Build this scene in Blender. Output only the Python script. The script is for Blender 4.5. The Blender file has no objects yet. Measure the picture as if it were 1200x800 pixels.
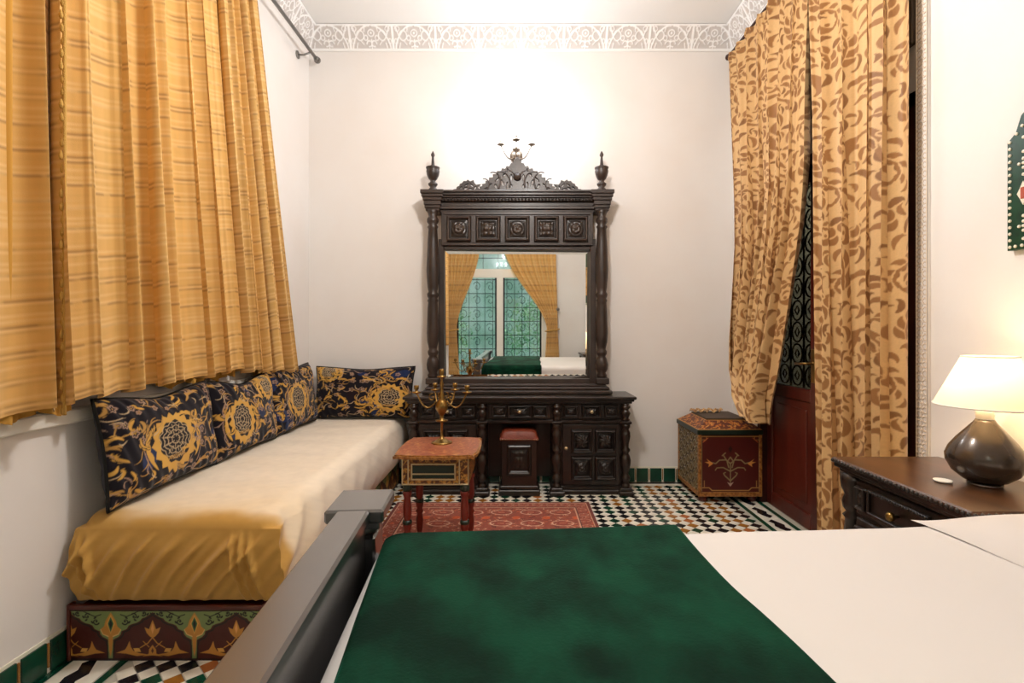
import bpy, math, random
import numpy as np
from math import pi, sin, cos, radians
C = bpy.context.scene.collection
random.seed(7); RNG = np.random.RandomState(5)
F = 600.0; VX, VY, H = 605.0, 388.0, 1.25      # 1200x800 frame: focal length in px, vanishing point, eye height
# ------------------------------------------------------------------ camera
cam = bpy.data.cameras.new('camera'); cam.sensor_width = 36; cam.lens = 18.0
cam.shift_x = -5/1200; cam.shift_y = -12/1200; cam.clip_start = .02
co = bpy.data.objects.new('camera', cam); C.objects.link(co)
co.location = (0, 0, H); co.rotation_euler = (pi/2, 0, 0)
sc = bpy.context.scene; sc.camera = co
# ------------------------------------------------------------------ exposure, world
vs = sc.view_settings
vs.view_transform = 'Standard'; vs.look = 'None'; vs.gamma = 1; vs.exposure = 0.08; vs.use_curve_mapping = False
w = bpy.data.worlds.new('world'); sc.world = w; w.use_nodes = True
wn = w.node_tree.nodes; wl = w.node_tree.links
sky = wn.new('ShaderNodeTexSky'); sky.sky_type = 'NISHITA'; sky.sun_disc = False
sky.sun_elevation = radians(48); sky.sun_rotation = radians(200); sky.altitude = 200; sky.dust_density = 7; sky.air_density = .8; sky.ozone_density = .3
wl.new(sky.outputs[0], wn['Background'].inputs[0]); wn['Background'].inputs[1].default_value = 0.45
# ------------------------------------------------------------------ light strengths (the lamps themselves are built with their objects)
SCONCE_W = 15.0; TABLE_LAMP_W = 6.0; FILL_W = 108.0
# ================================================================== helpers
def lin(h):
    h = h.lstrip('#'); v = [int(h[i:i+2], 16)/255 for i in (0, 2, 4)]
    return tuple(c/12.92 if c <= .04045 else ((c+.055)/1.055)**2.4 for c in v)
MATS = {}
def mat(name, col=None, rough=.5, metal=0, bump=None, var=None, attr=False, spec=.5, sheen=0, coat=0, trans=0, emit=None, alpha=1, sub=0):
    """principled material; bump=(scale,strength), var=(scale,hex2,amount[,stretch])"""
    m = bpy.data.materials.new(name); m.use_nodes = True; nt = m.node_tree; b = nt.nodes['Principled BSDF']; L = nt.links
    b.inputs['Roughness'].default_value = rough; b.inputs['Metallic'].default_value = metal
    b.inputs['Specular IOR Level'].default_value = spec
    b.inputs['Sheen Weight'].default_value = sheen; b.inputs['Coat Weight'].default_value = coat; b.inputs['Coat Roughness'].default_value = .28 if 'wood' in name or name in ('stand_top',) else .08
    b.inputs['Transmission Weight'].default_value = trans; b.inputs['Alpha'].default_value = alpha
    tc = nt.nodes.new('ShaderNodeTexCoord')
    src = None
    if attr:
        a = nt.nodes.new('ShaderNodeAttribute'); a.attribute_name = 'Col'; src = a.outputs['Color']
    elif col:
        c = nt.nodes.new('ShaderNodeRGB'); c.outputs[0].default_value = (*lin(col), 1); src = c.outputs[0]
    if var:
        mp = nt.nodes.new('ShaderNodeMapping'); L.new(tc.outputs['Object'], mp.inputs[0])
        mp.inputs['Scale'].default_value = var[3] if len(var) > 3 else (1, 1, 1)
        n = nt.nodes.new('ShaderNodeTexNoise'); n.inputs['Scale'].default_value = var[0]; n.inputs['Detail'].default_value = 5
        L.new(mp.outputs[0], n.inputs['Vector'])
        r = nt.nodes.new('ShaderNodeValToRGB'); r.color_ramp.elements[0].position = .38; r.color_ramp.elements[1].position = .66
        L.new(n.outputs[0], r.inputs[0])
        mm = nt.nodes.new('ShaderNodeMath'); mm.operation = 'MULTIPLY'; mm.inputs[1].default_value = var[2]; L.new(r.outputs[0], mm.inputs[0])
        mx = nt.nodes.new('ShaderNodeMix'); mx.data_type = 'RGBA'; L.new(mm.outputs[0], mx.inputs[0])
        L.new(src, mx.inputs[6]); mx.inputs[7].default_value = (*lin(var[1]), 1); src = mx.outputs[2]
    if src: L.new(src, b.inputs['Base Color'])
    if bump:
        n = nt.nodes.new('ShaderNodeTexNoise'); n.inputs['Scale'].default_value = bump[0]; n.inputs['Detail'].default_value = 4
        L.new(tc.outputs['Object'], n.inputs['Vector'])
        bp = nt.nodes.new('ShaderNodeBump'); bp.inputs['Strength'].default_value = bump[1]; bp.inputs['Distance'].default_value = .01
        L.new(n.outputs[0], bp.inputs['Height']); L.new(bp.outputs[0], b.inputs['Normal'])
    if emit:
        b.inputs['Emission Color'].default_value = (*lin(emit[0]), 1); b.inputs['Emission Strength'].default_value = emit[1]
    MATS[name] = m; return m

class MB:
    def __init__(s, off=(0, 0, 0)): s.v = []; s.f = []; s.sm = []; s.o = off
    def add(s, vs_, fs, smooth=False):
        n = len(s.v); ox, oy, oz = s.o
        s.v += [(x-ox, y-oy, z-oz) for x, y, z in vs_]
        for f in fs: s.f.append(tuple(i+n for i in f)); s.sm.append(smooth)
        return s
    def box(s, x0, x1, y0, y1, z0, z1, c=.003):
        c = min(c, abs(x1-x0)*.45, abs(y1-y0)*.45, abs(z1-z0)*.45)
        if c <= 0:
            vs_ = [(x, y, z) for x in (x0, x1) for y in (y0, y1) for z in (z0, z1)]
            return s.add(vs_, [(0, 1, 3, 2), (4, 6, 7, 5), (0, 4, 5, 1), (2, 3, 7, 6), (0, 2, 6, 4), (1, 5, 7, 3)])
        X = (x0, x1); Y = (y0, y1); Z = (z0, z1); vs_ = []; ix = {}
        for i in (0, 1):
            for j in (0, 1):
                for k in (0, 1):
                    sx = c if i == 0 else -c; sy = c if j == 0 else -c; sz = c if k == 0 else -c
                    for a in range(3):
                        p = [X[i]+sx, Y[j]+sy, Z[k]+sz]; p[a] = (X[i], Y[j], Z[k])[a]
                        ix[i, j, k, a] = len(vs_); vs_.append(tuple(p))
        fs = []
        q = [(0, 0), (1, 0), (1, 1), (0, 1)]
        for i in (0, 1):
            fs.append([ix[i, a, b, 0] for a, b in (q if i else q[::-1])])
            fs.append([ix[b, i, a, 1] for a, b in (q if i else q[::-1])])
            fs.append([ix[a, b, i, 2] for a, b in (q if i else q[::-1])])
        for i in (0, 1):
            for j in (0, 1):
                g = [ix[i, j, 0, 0], ix[i, j, 1, 0], ix[i, j, 1, 1], ix[i, j, 0, 1]]; fs.append(g if (i == j) == False else g[::-1])
                g = [ix[i, 0, j, 0], ix[i, 1, j, 0], ix[i, 1, j, 2], ix[i, 0, j, 2]]; fs.append(g if i == j else g[::-1])
                g = [ix[0, i, j, 1], ix[1, i, j, 1], ix[1, i, j, 2], ix[0, i, j, 2]]; fs.append(g if i != j else g[::-1])
                for k in (0, 1):
                    g = [ix[i, j, k, 0], ix[i, j, k, 1], ix[i, j, k, 2]]; fs.append(g if (i+j+k) % 2 else g[::-1])
        return s.add(vs_, fs)
    def lathe(s, prof, cx, cy, cz, seg=20, axis='z', flute=0, fa=0):
        vs_ = []; fs = []; n = len(prof)
        for r, z in prof:
            for k in range(seg):
                a = 2*pi*k/seg; rr = max(r, 1e-5)*(1+fa*cos(flute*a) if flute else 1)
                p = (rr*cos(a), rr*sin(a), z)
                if axis == 'y': p = (p[0], -p[2], p[1])       # z of the profile runs towards -y
                if axis == 'x': p = (-p[2], p[0], p[1])       # towards -x
                vs_.append((cx+p[0], cy+p[1], cz+p[2]))
        for i in range(n-1):
            for k in range(seg):
                k2 = (k+1) % seg; fs.append((i*seg+k, i*seg+k2, (i+1)*seg+k2, (i+1)*seg+k))
        fs.append(tuple(range(seg))[::-1]); fs.append(tuple((n-1)*seg+k for k in range(seg)))
        return s.add(vs_, fs, True)
    def tube(s, pts, rad, seg=8, closed=False):
        P = np.array(pts, float); n = len(P)
        R_ = np.full(n, rad) if np.isscalar(rad) else np.array(rad, float)
        T = np.gradient(P, axis=0)
        if closed: T = np.roll(P, -1, 0)-np.roll(P, 1, 0)
        T /= np.linalg.norm(T, axis=1)[:, None]+1e-9
        up = np.array((0, 0, 1.)) if abs(T[0][2]) < .9 else np.array((1., 0, 0)); N = np.cross(T[0], up); N /= np.linalg.norm(N)
        vs_ = []; fs = []
        for i in range(n):
            N = N-T[i]*np.dot(N, T[i]); N /= np.linalg.norm(N)+1e-9; B = np.cross(T[i], N)
            for k in range(seg):
                a = 2*pi*k/seg; vs_.append(tuple(P[i]+R_[i]*(cos(a)*N+sin(a)*B)))
        m = n if closed else n-1
        for i in range(m):
            j = (i+1) % n
            for k in range(seg):
                k2 = (k+1) % seg; fs.append((i*seg+k, i*seg+k2, j*seg+k2, j*seg+k))
        if not closed: fs.append(tuple(range(seg))[::-1]); fs.append(tuple((n-1)*seg+k for k in range(seg)))
        return s.add(vs_, fs, True)
    def prism(s, poly, z0, z1):
        n = len(poly); vs_ = [(x, y, z0) for x, y in poly]+[(x, y, z1) for x, y in poly]
        fs = [tuple(range(n))[::-1], tuple(range(n, 2*n))]+[(i, (i+1) % n, (i+1) % n+n, i+n) for i in range(n)]
        return s.add(vs_, fs)
    def hgrid(s, fn, nu, nv, smooth=True):
        """surface from fn(u,v)->(x,y,z) arrays"""
        u, v = np.meshgrid(np.linspace(0, 1, nu), np.linspace(0, 1, nv)); x, y, z = fn(u, v)
        vs_ = list(zip(x.ravel().tolist(), y.ravel().tolist(), z.ravel().tolist()))
        fs = [(j*nu+i, j*nu+i+1, (j+1)*nu+i+1, (j+1)*nu+i) for j in range(nv-1) for i in range(nu-1)]
        return s.add(vs_, fs, smooth)
    def mesh(s, name, m):
        me = bpy.data.meshes.new(name); me.from_pydata(s.v, [], s.f)
        me.polygons.foreach_set('use_smooth', s.sm); me.materials.append(MATS[m]); me.update(); return me
    def obj(s, name, m, parent=None, loc=None):
        o = bpy.data.objects.new(name, s.mesh(name, m)); C.objects.link(o)
        if parent: o.parent = parent
        if loc: o.location = loc
        return o

def cgrid(name, m, fn, nu, nv, col, parent=None, off=(0, 0, 0), flip=False, solid=0, weld=False):
    """dense cloth / relief surface with woven or painted colours: fn(u,v)->xyz, col(u,v)->rgb arrays"""
    u, v = np.meshgrid(np.linspace(0, 1, nu), np.linspace(0, 1, nv)); x, y, z = fn(u, v)
    co_ = np.stack([x-off[0], y-off[1], z-off[2]], -1).reshape(-1, 3).astype(np.float32)
    i = (np.arange(nv-1)[:, None]*nu+np.arange(nu-1)[None]).ravel()
    q = np.stack([i, i+1, i+nu+1, i+nu], 1)
    if flip: q = q[:, ::-1]
    me = bpy.data.meshes.new(name); me.vertices.add(len(co_)); me.vertices.foreach_set('co', co_.ravel())
    me.loops.add(q.size); me.loops.foreach_set('vertex_index', q.ravel().astype(np.int32))
    me.polygons.add(len(q)); me.polygons.foreach_set('loop_start', np.arange(0, q.size, 4, dtype=np.int32))
    me.polygons.foreach_set('use_smooth', np.ones(len(q), bool))
    me.update(calc_edges=True)
    if col is not None:
        c = np.ones((nu*nv, 4), np.float32); c[:, :3] = col(u, v).reshape(-1, 3)
        at = me.color_attributes.new('Col', 'FLOAT_COLOR', 'POINT'); at.data.foreach_set('color', c.ravel())
    uvl = me.uv_layers.new(name='UVMap'); uv = np.stack([u.ravel(), v.ravel()], 1)[q.ravel()].astype(np.float32)
    uvl.data.foreach_set('uv', uv.ravel())
    me.materials.append(MATS[m]); me.validate()
    o = bpy.data.objects.new(name, me); C.objects.link(o)
    if parent: o.parent = parent
    if solid:
        sd = o.modifiers.new('thickness', 'SOLIDIFY'); sd.thickness = solid; sd.offset = 0
    return o

def tag(o, label=None, cat=None, group=None, kind=None):
    if label: o['label'] = label
    if cat: o['category'] = cat
    if group: o['group'] = group
    if kind: o['kind'] = kind
    return o
def thing(name, label, cat, loc=(0, 0, 0), group=None):
    o = bpy.data.objects.new(name, None); C.objects.link(o); o.location = loc; o.empty_display_size = .1
    return tag(o, label, cat, group)
# ---------------------------------------------------------------- small numpy painter for woven / painted patterns
class Paint:
    def __init__(s, w, h, col, wrap=True): s.a = np.empty((h, w, 3), np.float32); s.a[:] = lin(col); s.w = w; s.h = h; s.wrap = wrap
    def disc(s, x, y, r, col, ex=1., rot=0.):
        R_ = int(r*max(ex, 1)+2); xs = np.arange(int(x)-R_, int(x)+R_+1); ys = np.arange(int(y)-R_, int(y)+R_+1)
        gx, gy = np.meshgrid(xs, ys); dx = gx-x; dy = gy-y
        if ex != 1: dx, dy = (dx*cos(rot)+dy*sin(rot))/ex, -dx*sin(rot)+dy*cos(rot)
        m = dx*dx+dy*dy <= r*r
        if s.wrap: gx = gx % s.w; gy = gy % s.h
        else: m &= (gx >= 0) & (gx < s.w) & (gy >= 0) & (gy < s.h)
        s.a[gy[m], gx[m]] = col
    def stroke(s, pts, r0, r1, col, prof=None):
        col = lin(col) if isinstance(col, str) else col
        P = np.array(pts, float); d = np.r_[0, np.cumsum(np.hypot(*np.diff(P, axis=0).T))]; n = max(2, int(d[-1]/max(.7, min(r0, r1, 2)))+2)
        for t in np.linspace(0, 1, n):
            x = np.interp(t*d[-1], d, P[:, 0]); y = np.interp(t*d[-1], d, P[:, 1])
            r = r0+(r1-r0)*t
            if prof == 'leaf': r = r0*max(.08, sin(pi*min(1, t**.8))**.7)
            s.disc(x, y, r, col)
    def curl(s, x, y, a, L, c0, c1, w_, col, lobes=0, side=1, prof='leaf', halo=None):
        pts = []; n = 26; subs = []
        for i in range(n):
            t = i/(n-1); pts.append((x, y)); x += L/n*cos(a); y += L/n*sin(a); a += (c0+(c1-c0)*t)/n
            if lobes and i in [int(n*(k+1)/(lobes+1.5)) for k in range(lobes)]:
                subs.append((x, y, a-side*.75, L*(.42 if halo else .30), side*1.2, side*2.4, w_*(.8 if halo else .62), col, 0, 1, prof, halo))
        for q in subs: s.curl(*q)
        if halo: s.stroke(pts, w_+halo[0], w_*.4+halo[0], halo[1], prof)
        s.stroke(pts, w_, w_*.2, col, prof); return x, y, a
    def poly(s, pts, col):
        col = lin(col); P = np.array(pts, float); x0, y0 = np.floor(P.min(0)).astype(int); x1, y1 = np.ceil(P.max(0)).astype(int)
        gx, gy = np.meshgrid(np.arange(x0, x1+1), np.arange(y0, y1+1)); ins = np.zeros(gx.shape, bool); n = len(P)
        for i in range(n):
            ax, ay = P[i]; bx, by = P[(i+1) % n]
            if ay == by: continue
            ins ^= ((ay > gy) != (by > gy)) & (gx < (bx-ax)*(gy-ay)/(by-ay)+ax)
        if s.wrap: gx = gx % s.w; gy = gy % s.h
        else: ins &= (gx >= 0) & (gx < s.w) & (gy >= 0) & (gy < s.h)
        s.a[gy[ins], gx[ins]] = col
    def blur(s, k=1):
        for _ in range(k): s.a = (s.a*2+np.roll(s.a, 1, 0)+np.roll(s.a, -1, 0)+np.roll(s.a, 1, 1)+np.roll(s.a, -1, 1))/6
    def sample(s, u, v):
        x = u*s.w; y = v*s.h; x0 = np.floor(x).astype(int); y0 = np.floor(y).astype(int); fx = (x-x0)[..., None]; fy = (y-y0)[..., None]
        if s.wrap: W = lambda i: i % s.w; Hh = lambda j: j % s.h
        else: W = lambda i: np.clip(i, 0, s.w-1); Hh = lambda j: np.clip(j, 0, s.h-1)
        A = s.a
        return (A[Hh(y0), W(x0)]*(1-fx)+A[Hh(y0), W(x0+1)]*fx)*(1-fy)+(A[Hh(y0+1), W(x0)]*(1-fx)+A[Hh(y0+1), W(x0+1)]*fx)*fy
def vnoise(x, y, seed=0):
    x = np.asarray(x, float); y = np.asarray(y, float)
    def h(i, j): n = np.sin(i*127.1+j*311.7+seed*74.7)*43758.5453; return n-np.floor(n)
    i = np.floor(x); j = np.floor(y); f = x-i; g = y-j; f = f*f*(3-2*f); g = g*g*(3-2*g)
    return (h(i, j)*(1-f)+h(i+1, j)*f)*(1-g)+(h(i, j+1)*(1-f)+h(i+1, j+1)*f)*g
def fbm(x, y, seed=0, o=3): return sum(vnoise(x*2**k, y*2**k, seed+k)/2**k for k in range(o))/sum(1/2**k for k in range(o))
def sstep(a, b, x): t = np.clip((x-a)/(b-a), 0, 1); return t*t*(3-2*t)
# ================================================================== materials
mat('plaster', '#efebe8', .75, bump=(9, .12), var=(1.6, '#eae2dc', .6))
mat('ceiling_paint', '#f6f5f3', .8)
mat('carved_plaster', None, .8, attr=True)
mat('grout', '#b9b2a4', .8, bump=(60, .2))
mat('tile_white', '#efeade', .22, var=(9, '#dccfb6', .5)); mat('tile_black', '#14151a', .2, var=(7, '#26262c', .6))
mat('tile_green', '#0f4a35', .2, var=(7, '#0b2d22', .7)); mat('tile_ochre', '#a7702e', .25, var=(8, '#7d4c1c', .6))
mat('tile_orange', '#b06a3a', .25); mat('dark_wood', '#160e0a', .3, bump=(50, .15), var=(6, '#33221a', .7, (1, 1, .15)), coat=.25)
mat('hood_wood', '#2a201b', .42, bump=(60, .2), var=(7, '#40302a', .7), coat=.2)
mat('carved_wood', None, .33, attr=True, coat=.25, bump=(120, .1))
mat('bed_wood', '#0e0c0d', .33, var=(4, '#161314', .6), coat=1.0); MATS['bed_wood'].node_tree.nodes['Principled BSDF'].inputs['IOR'].default_value = 2.3; MATS['bed_wood'].node_tree.nodes['Principled BSDF'].inputs['Coat Roughness'].default_value = .25
mat('stand_top', '#5c3a22', .3, var=(5, '#2e1a10', .8, (3, .5, 1)), coat=.5)
mat('red_wood', '#5a1d10', .35, var=(3, '#3c100a', .8, (3, 3, .5)), bump=(30, .08), coat=.2)
mat('jamb_red', '#3d110c', .4, var=(4, '#27100a', .7))
mat('beam_wood', '#3a2d1f', .6, var=(6, '#59483a', .7))
mat('brass', '#9a7c48', .32, 1, var=(14, '#66491f', .6)); mat('gold_knob', '#d8c9a2', .3, .8)
mat('steel', '#8f8d8a', .35, 1); mat('iron', '#0b0d0d', .5, .4)
mat('white_paint', '#efece4', .45); mat('mirror_glass', '#f4f6f4', .015, 1)
mat('green_velvet', '#011f14', .8, spec=.1, sheen=.0, bump=(140, .15), var=(6, '#0b4a33', .55, (1.4, 1, 1)))
mat('sheet', '#dad4d1', .8, bump=(5, .12), sheen=.2); mat('pillow_cloth', '#d9d2ce', .8, bump=(7, .18))
mat('attr_cloth', None, .85, attr=True, spec=.2, bump=(400, .1), sheen=.15); mat('attr_satin', None, .5, attr=True, spec=.35, bump=(260, .08), sheen=.2)
mat('attr_paint', None, .42, attr=True, bump=(50, .1)); mat('leather', '#6e2a16', .45, bump=(90, .3), var=(14, '#8b3d22', .6))
mat('curtain_plain', '#cf9d4a', .85, spec=.2); mat('rope', '#c89b4a', .8, bump=(200, .4))
mat('ceramic', '#3a312a', .26, .35, coat=.4, var=(5, '#5a4a3c', .6)); mat('clear', '#ffffff', .05, trans=1)
mat('bulb', '#ffffff', .5, emit=('#eef4ff', 40)); mat('warm_bulb', '#ffffff', .5, emit=('#ffdca0', 10))
mat('leaves', '#4f8f5e', .6, var=(5, '#a8cfa4', .7)); mat('outer_wall', '#c9dcd0', .8, var=(2, '#8fb79c', .8))
mat('corridor', '#b5ab9a', .9); mat('bone', '#f2ead8', .5); mat('mosaic_green', '#0d3f24', .3, var=(30, '#072517', .7))
mat('card', '#f7f3ea', .6); mat('sheer', '#c9c2b2', .9, alpha=.5)
mat('gold_frame', '#b0783a', .4, .1, var=(60, '#5e2e14', .8)); mat('table_red', '#6e1d10', .35, coat=.3); mat('band_green', '#14251a', .4); mat('red_dark', '#3d0d0a', .4)
# window glass (thin)
def glassmat(name, tint, mixf):
    m = bpy.data.materials.new(name); m.use_nodes = True; nt = m.node_tree; nt.nodes.clear()
    o = nt.nodes.new('ShaderNodeOutputMaterial'); g = nt.nodes.new('ShaderNodeBsdfGlossy'); t = nt.nodes.new('ShaderNodeBsdfTransparent'); mx = nt.nodes.new('ShaderNodeMixShader')
    g.inputs['Roughness'].default_value = .03; t.inputs[0].default_value = (*lin(tint), 1); mx.inputs[0].default_value = mixf
    nt.links.new(t.outputs[0], mx.inputs[1]); nt.links.new(g.outputs[0], mx.inputs[2]); nt.links.new(mx.outputs[0], o.inputs[0]); MATS[name] = m
glassmat('pane', '#eef5f0', .06); glassmat('fill_globe', '#ffffff', .05); glassmat('dark_pane', '#b9bfb8', .08)
# lamp shade (translucent)
m = mat('shade', '#fff4e0', .8); nt = m.node_tree; tr = nt.nodes.new('ShaderNodeBsdfTranslucent'); tr.inputs[0].default_value = (1, .93, .78, 1)
mx = nt.nodes.new('ShaderNodeMixShader'); mx.inputs[0].default_value = .35
nt.links.new(nt.nodes['Principled BSDF'].outputs[0], mx.inputs[1]); nt.links.new(tr.outputs[0], mx.inputs[2]); nt.links.new(mx.outputs[0], nt.nodes['Material Output'].inputs[0])
# velvet: nap brushed in patches
m = MATS['green_velvet']; nt = m.node_tree; b = nt.nodes['Principled BSDF']
n = nt.nodes.new('ShaderNodeTexNoise'); n.inputs['Scale'].default_value = 4.5; n.inputs['Detail'].default_value = 4; n.inputs['Distortion'].default_value = .8
tcx = nt.nodes.new('ShaderNodeTexCoord'); nt.links.new(tcx.outputs['Object'], n.inputs['Vector'])
r = nt.nodes.new('ShaderNodeMapRange'); r.inputs[1].default_value = .45; r.inputs[2].default_value = .75; r.inputs[3].default_value = .0; r.inputs[4].default_value = .55
nt.links.new(n.outputs[0], r.inputs[0]); nt.links.new(r.outputs[0], b.inputs['Sheen Weight']); b.inputs['Sheen Tint'].default_value = (*lin('#3aa07c'), 1); b.inputs['Sheen Roughness'].default_value = .4
# ================================================================== the room
XL, XR, YB, YF, ZC = -1.72, 1.80, 4.25, -1.10, 3.75
def struct(name, mb, m, label=None):
    o = mb.obj(name, m); tag(o, label, None, None, 'structure'); return o
floor = struct('floor', MB().box(XL-.2, 3.2, YF-.1, YB+.2, -.12, -.004, 0), 'grout')
struct('ceiling', MB().box(XL-.2, 2.0, YF-.2, YB+.2, ZC, ZC+.1, 0), 'ceiling_paint')
wl_ = struct('wall_left', MB().box(XL-.15, XL, YF-.2, YB+.2, 0, ZC, 0), 'plaster')
wb_ = struct('wall_back', MB().box(XL, 2.0, YB, YB+.15, 0, ZC, 0), 'plaster')
DY0, DY1, DH = 2.29, 3.80, 2.33
mb = MB(); mb.box(XR, XR+.2, YF-.2, DY0, 0, ZC, 0); mb.box(XR, XR+.2, DY1, YB+.2, 0, ZC, 0); mb.box(XR, XR+.2, DY0, DY1, DH, ZC, 0)
wr_ = struct('wall_right', mb, 'plaster')
WX0, WX1, WZ0, WZ1 = -.98, .78, .12, 2.95
mb = MB(); mb.box(XL, WX0, YF-.2, YF, 0, ZC, 0); mb.box(WX1, XR, YF-.2, YF, 0, ZC, 0); mb.box(WX0, WX1, YF-.2, YF, 0, WZ0, 0); mb.box(WX0, WX1, YF-.2, YF, WZ1, ZC, 0)
struct('wall_front', mb, 'plaster')
# corridor beyond the glazed door
struct('wall_courtyard', MB().box(3.0, 3.1, 1.8, 4.4, 0, 3.2, 0).box(2.0, 3.0, 1.8, 1.9, 0, 3.2, 0).box(2.0, 3.0, 4.35, 4.45, 0, 3.2, 0), 'corridor')
# ---- zellige floor: diamonds of white and coloured glazed tile, set square to the walls on their corners
P_ = .0815; hd = P_/2-.0013
def tile_mesh(name, m):
    mb = MB(); t = .003; a, b = hd, hd-.003
    V = [(a, 0, -t), (0, a, -t), (-a, 0, -t), (0, -a, -t), (b, 0, 0), (0, b, 0), (-b, 0, 0), (0, -b, 0)]
    mb.add(V, [(4, 5, 6, 7)]+[(i, (i+1) % 4, (i+1) % 4+4, i+4) for i in range(4)]); return mb.mesh(name, m)
cols = ['tile_white', 'tile_black', 'tile_green', 'tile_ochre', 'tile_orange']
tm = {c: tile_mesh('tile', c) for c in cols}
FX0, FX1, FY1 = -1.47, 1.60, 4.12
cand = []
nx = int((FX1-FX0)/P_)
bulk = {c: MB() for c in cols}
for j in range(-30, 105):
    for i in range(nx*2+1):
        if (i+j) % 2: continue
        x = FX0+P_/2+i*P_/2; y = j*P_/2
        if x > FX1-P_/2+.01 or y < YF+.1 or y > FY1: continue
        if j % 2 == 0: c = 'tile_white'
        else:
            k = (i//2) % 4; r = random.random()
            if k == 0: c = 'tile_black' if r < .85 else 'tile_green'
            elif k == 1: c = 'tile_green' if r < .6 else 'tile_black'
            elif k == 2: c = 'tile_black' if r < .5 else 'tile_ochre'
            else: c = ['tile_ochre', 'tile_green', 'tile_orange', 'tile_black'][int(r*4)]
        rx, ry = x, y
        vis = (1.76 < ry < 1.96 and rx < -.92) or (3.12 < ry < 3.66 and .5 < rx < 1.62)
        dz = random.uniform(-.0006, .0006)
        if vis: cand.append((ry, x, y, c, dz))
        else:
            b = hd-.003; a = hd
            bulk[c].add([(x+a, y, -.003), (x, y+a, -.003), (x-a, y, -.003), (x, y-a, -.003), (x+b, y, dz), (x, y+b, dz), (x-b, y, dz), (x, y-b, dz)],
                        [(4, 5, 6, 7)]+[(q, (q+1) % 4, (q+1) % 4+4, q+4) for q in range(4)])
cand.sort()
for n_, (ry, x, y, c, dz) in enumerate(cand):
    if n_ < 300:
        o = bpy.data.objects.new('tile', tm[c]); C.objects.link(o); o.parent = floor; o.location = (x, y, dz)
    else:
        b = hd-.003; a = hd
        bulk[c].add([(x+a, y, -.003), (x, y+a, -.003), (x-a, y, -.003), (x, y-a, -.003), (x+b, y, dz), (x, y+b, dz), (x-b, y, dz), (x, y-b, dz)], [(4, 5, 6, 7)]+[(q, (q+1) % 4, (q+1) % 4+4, q+4) for q in range(4)])
# one object for the rest of the tiling, one material slot per glaze
allv = MB(); mi = []
for k, c in enumerate(cols):
    allv.add(bulk[c].v, bulk[c].f); mi += [k]*len(bulk[c].f)
me = bpy.data.meshes.new('tile_field'); me.from_pydata(allv.v, [], allv.f)
for c in cols: me.materials.append(MATS[c])
me.polygons.foreach_set('material_index', mi)
o = bpy.data.objects.new('tile_field', me); C.objects.link(o); o.parent = floor; tag(o, kind='stuff')
# border bands: green stripe, white band with black lozenges, green stripe
def band(x0, x1, sgn):
    """x0 inner edge, x1 edge at wall"""
    L = .24; y = .3; st = MB(); stripe = None
    lo, hi = min(x0, x1), max(x0, x1); w_ = hi-lo
    me_s = MB().box(0, .030, 0, L-.003, -.003, 0, .0015).mesh('border_tile', 'tile_green')
    me_w = MB().box(0, w_-.072, 0, L-.003, -.0032, -.0008, .001).mesh('border_tile', 'tile_white')
    c = (w_-.072)/2; s_ = .030
    loz = [(c+s_*.1, .012), (c+s_*1.3, .05), (c+s_*.7, .09), (c+s_*1.2, .13), (c-s_*.1, L-.018), (c-s_*1.3, .19), (c-s_*.7, .15), (c-s_*1.2, .11), (c-s_*.8, .06)]
    me_b = MB().prism(loz, -.0008, .0002).mesh('lozenge_tile', 'tile_black')
    while y < YB-.03:
        if y > 1.4:
            for me_, x in ((me_s, lo), (me_s, hi-.030), (me_w, lo+.034), (me_b, lo+.034)):
                o = bpy.data.objects.new(me_.name, me_); C.objects.link(o); o.parent = floor; o.location = (x, y, 0)
        y += L
band(1.605, 1.795, 1); band(-1.475, -1.715, -1)
mb = MB().box(FX0, FX1, 4.12+P_/2-.01, 4.20, -.003, 0, .001); o = mb.obj('border_tile', 'tile_white', floor)
mb = MB().box(FX0, FX1, 4.205, 4.235, -.003, 0, .001); o = mb.obj('border_tile', 'tile_black', floor)
# ---- tiled baseboards
def baseboard(name, p0, d, n_, L, nrm):
    """row of green glazed tiles with ochre joints; p0 start on the wall, d direction, nrm out of the wall"""
    bw = .112; o = MB().box(0, 1, 0, 1, 0, 1, 0); del o
    ax = abs(d[0]) > .5
    def bx(a0, a1, t0, t1, z0, z1, c=.0015):
        q = lambda a, t: (p0[0]+d[0]*a+nrm[0]*t, p0[1]+d[1]*a+nrm[1]*t)
        A = q(a0, t0); B = q(a1, t1); return (min(A[0], B[0]), max(A[0], B[0]), min(A[1], B[1]), max(A[1], B[1]), z0, z1, c)
    root = struct(name, MB().box(*bx(0, L, 0, .006, 0, .128, 0)), 'bone')
    k = 0; a = 0
    while a < L-.02:
        b2 = min(a+bw, L)
        if b2-a > .02:
            MB().box(*bx(a+.009, b2-.009, .005, .014, .004, .116)).obj('baseboard_tile', 'tile_green', root)
            MB().box(*bx(a-.003, a+.004, .005, .012, .02, .110)).obj('painted_joint', 'tile_ochre', root)
        a = b2
    return root
baseboard('baseboard_left', (XL, 1.2), (0, 1), 0, 3.05, (1, 0))
baseboard('baseboard_back', (XL+.02, YB), (1, 0), 0, 3.5, (0, -1))
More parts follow.
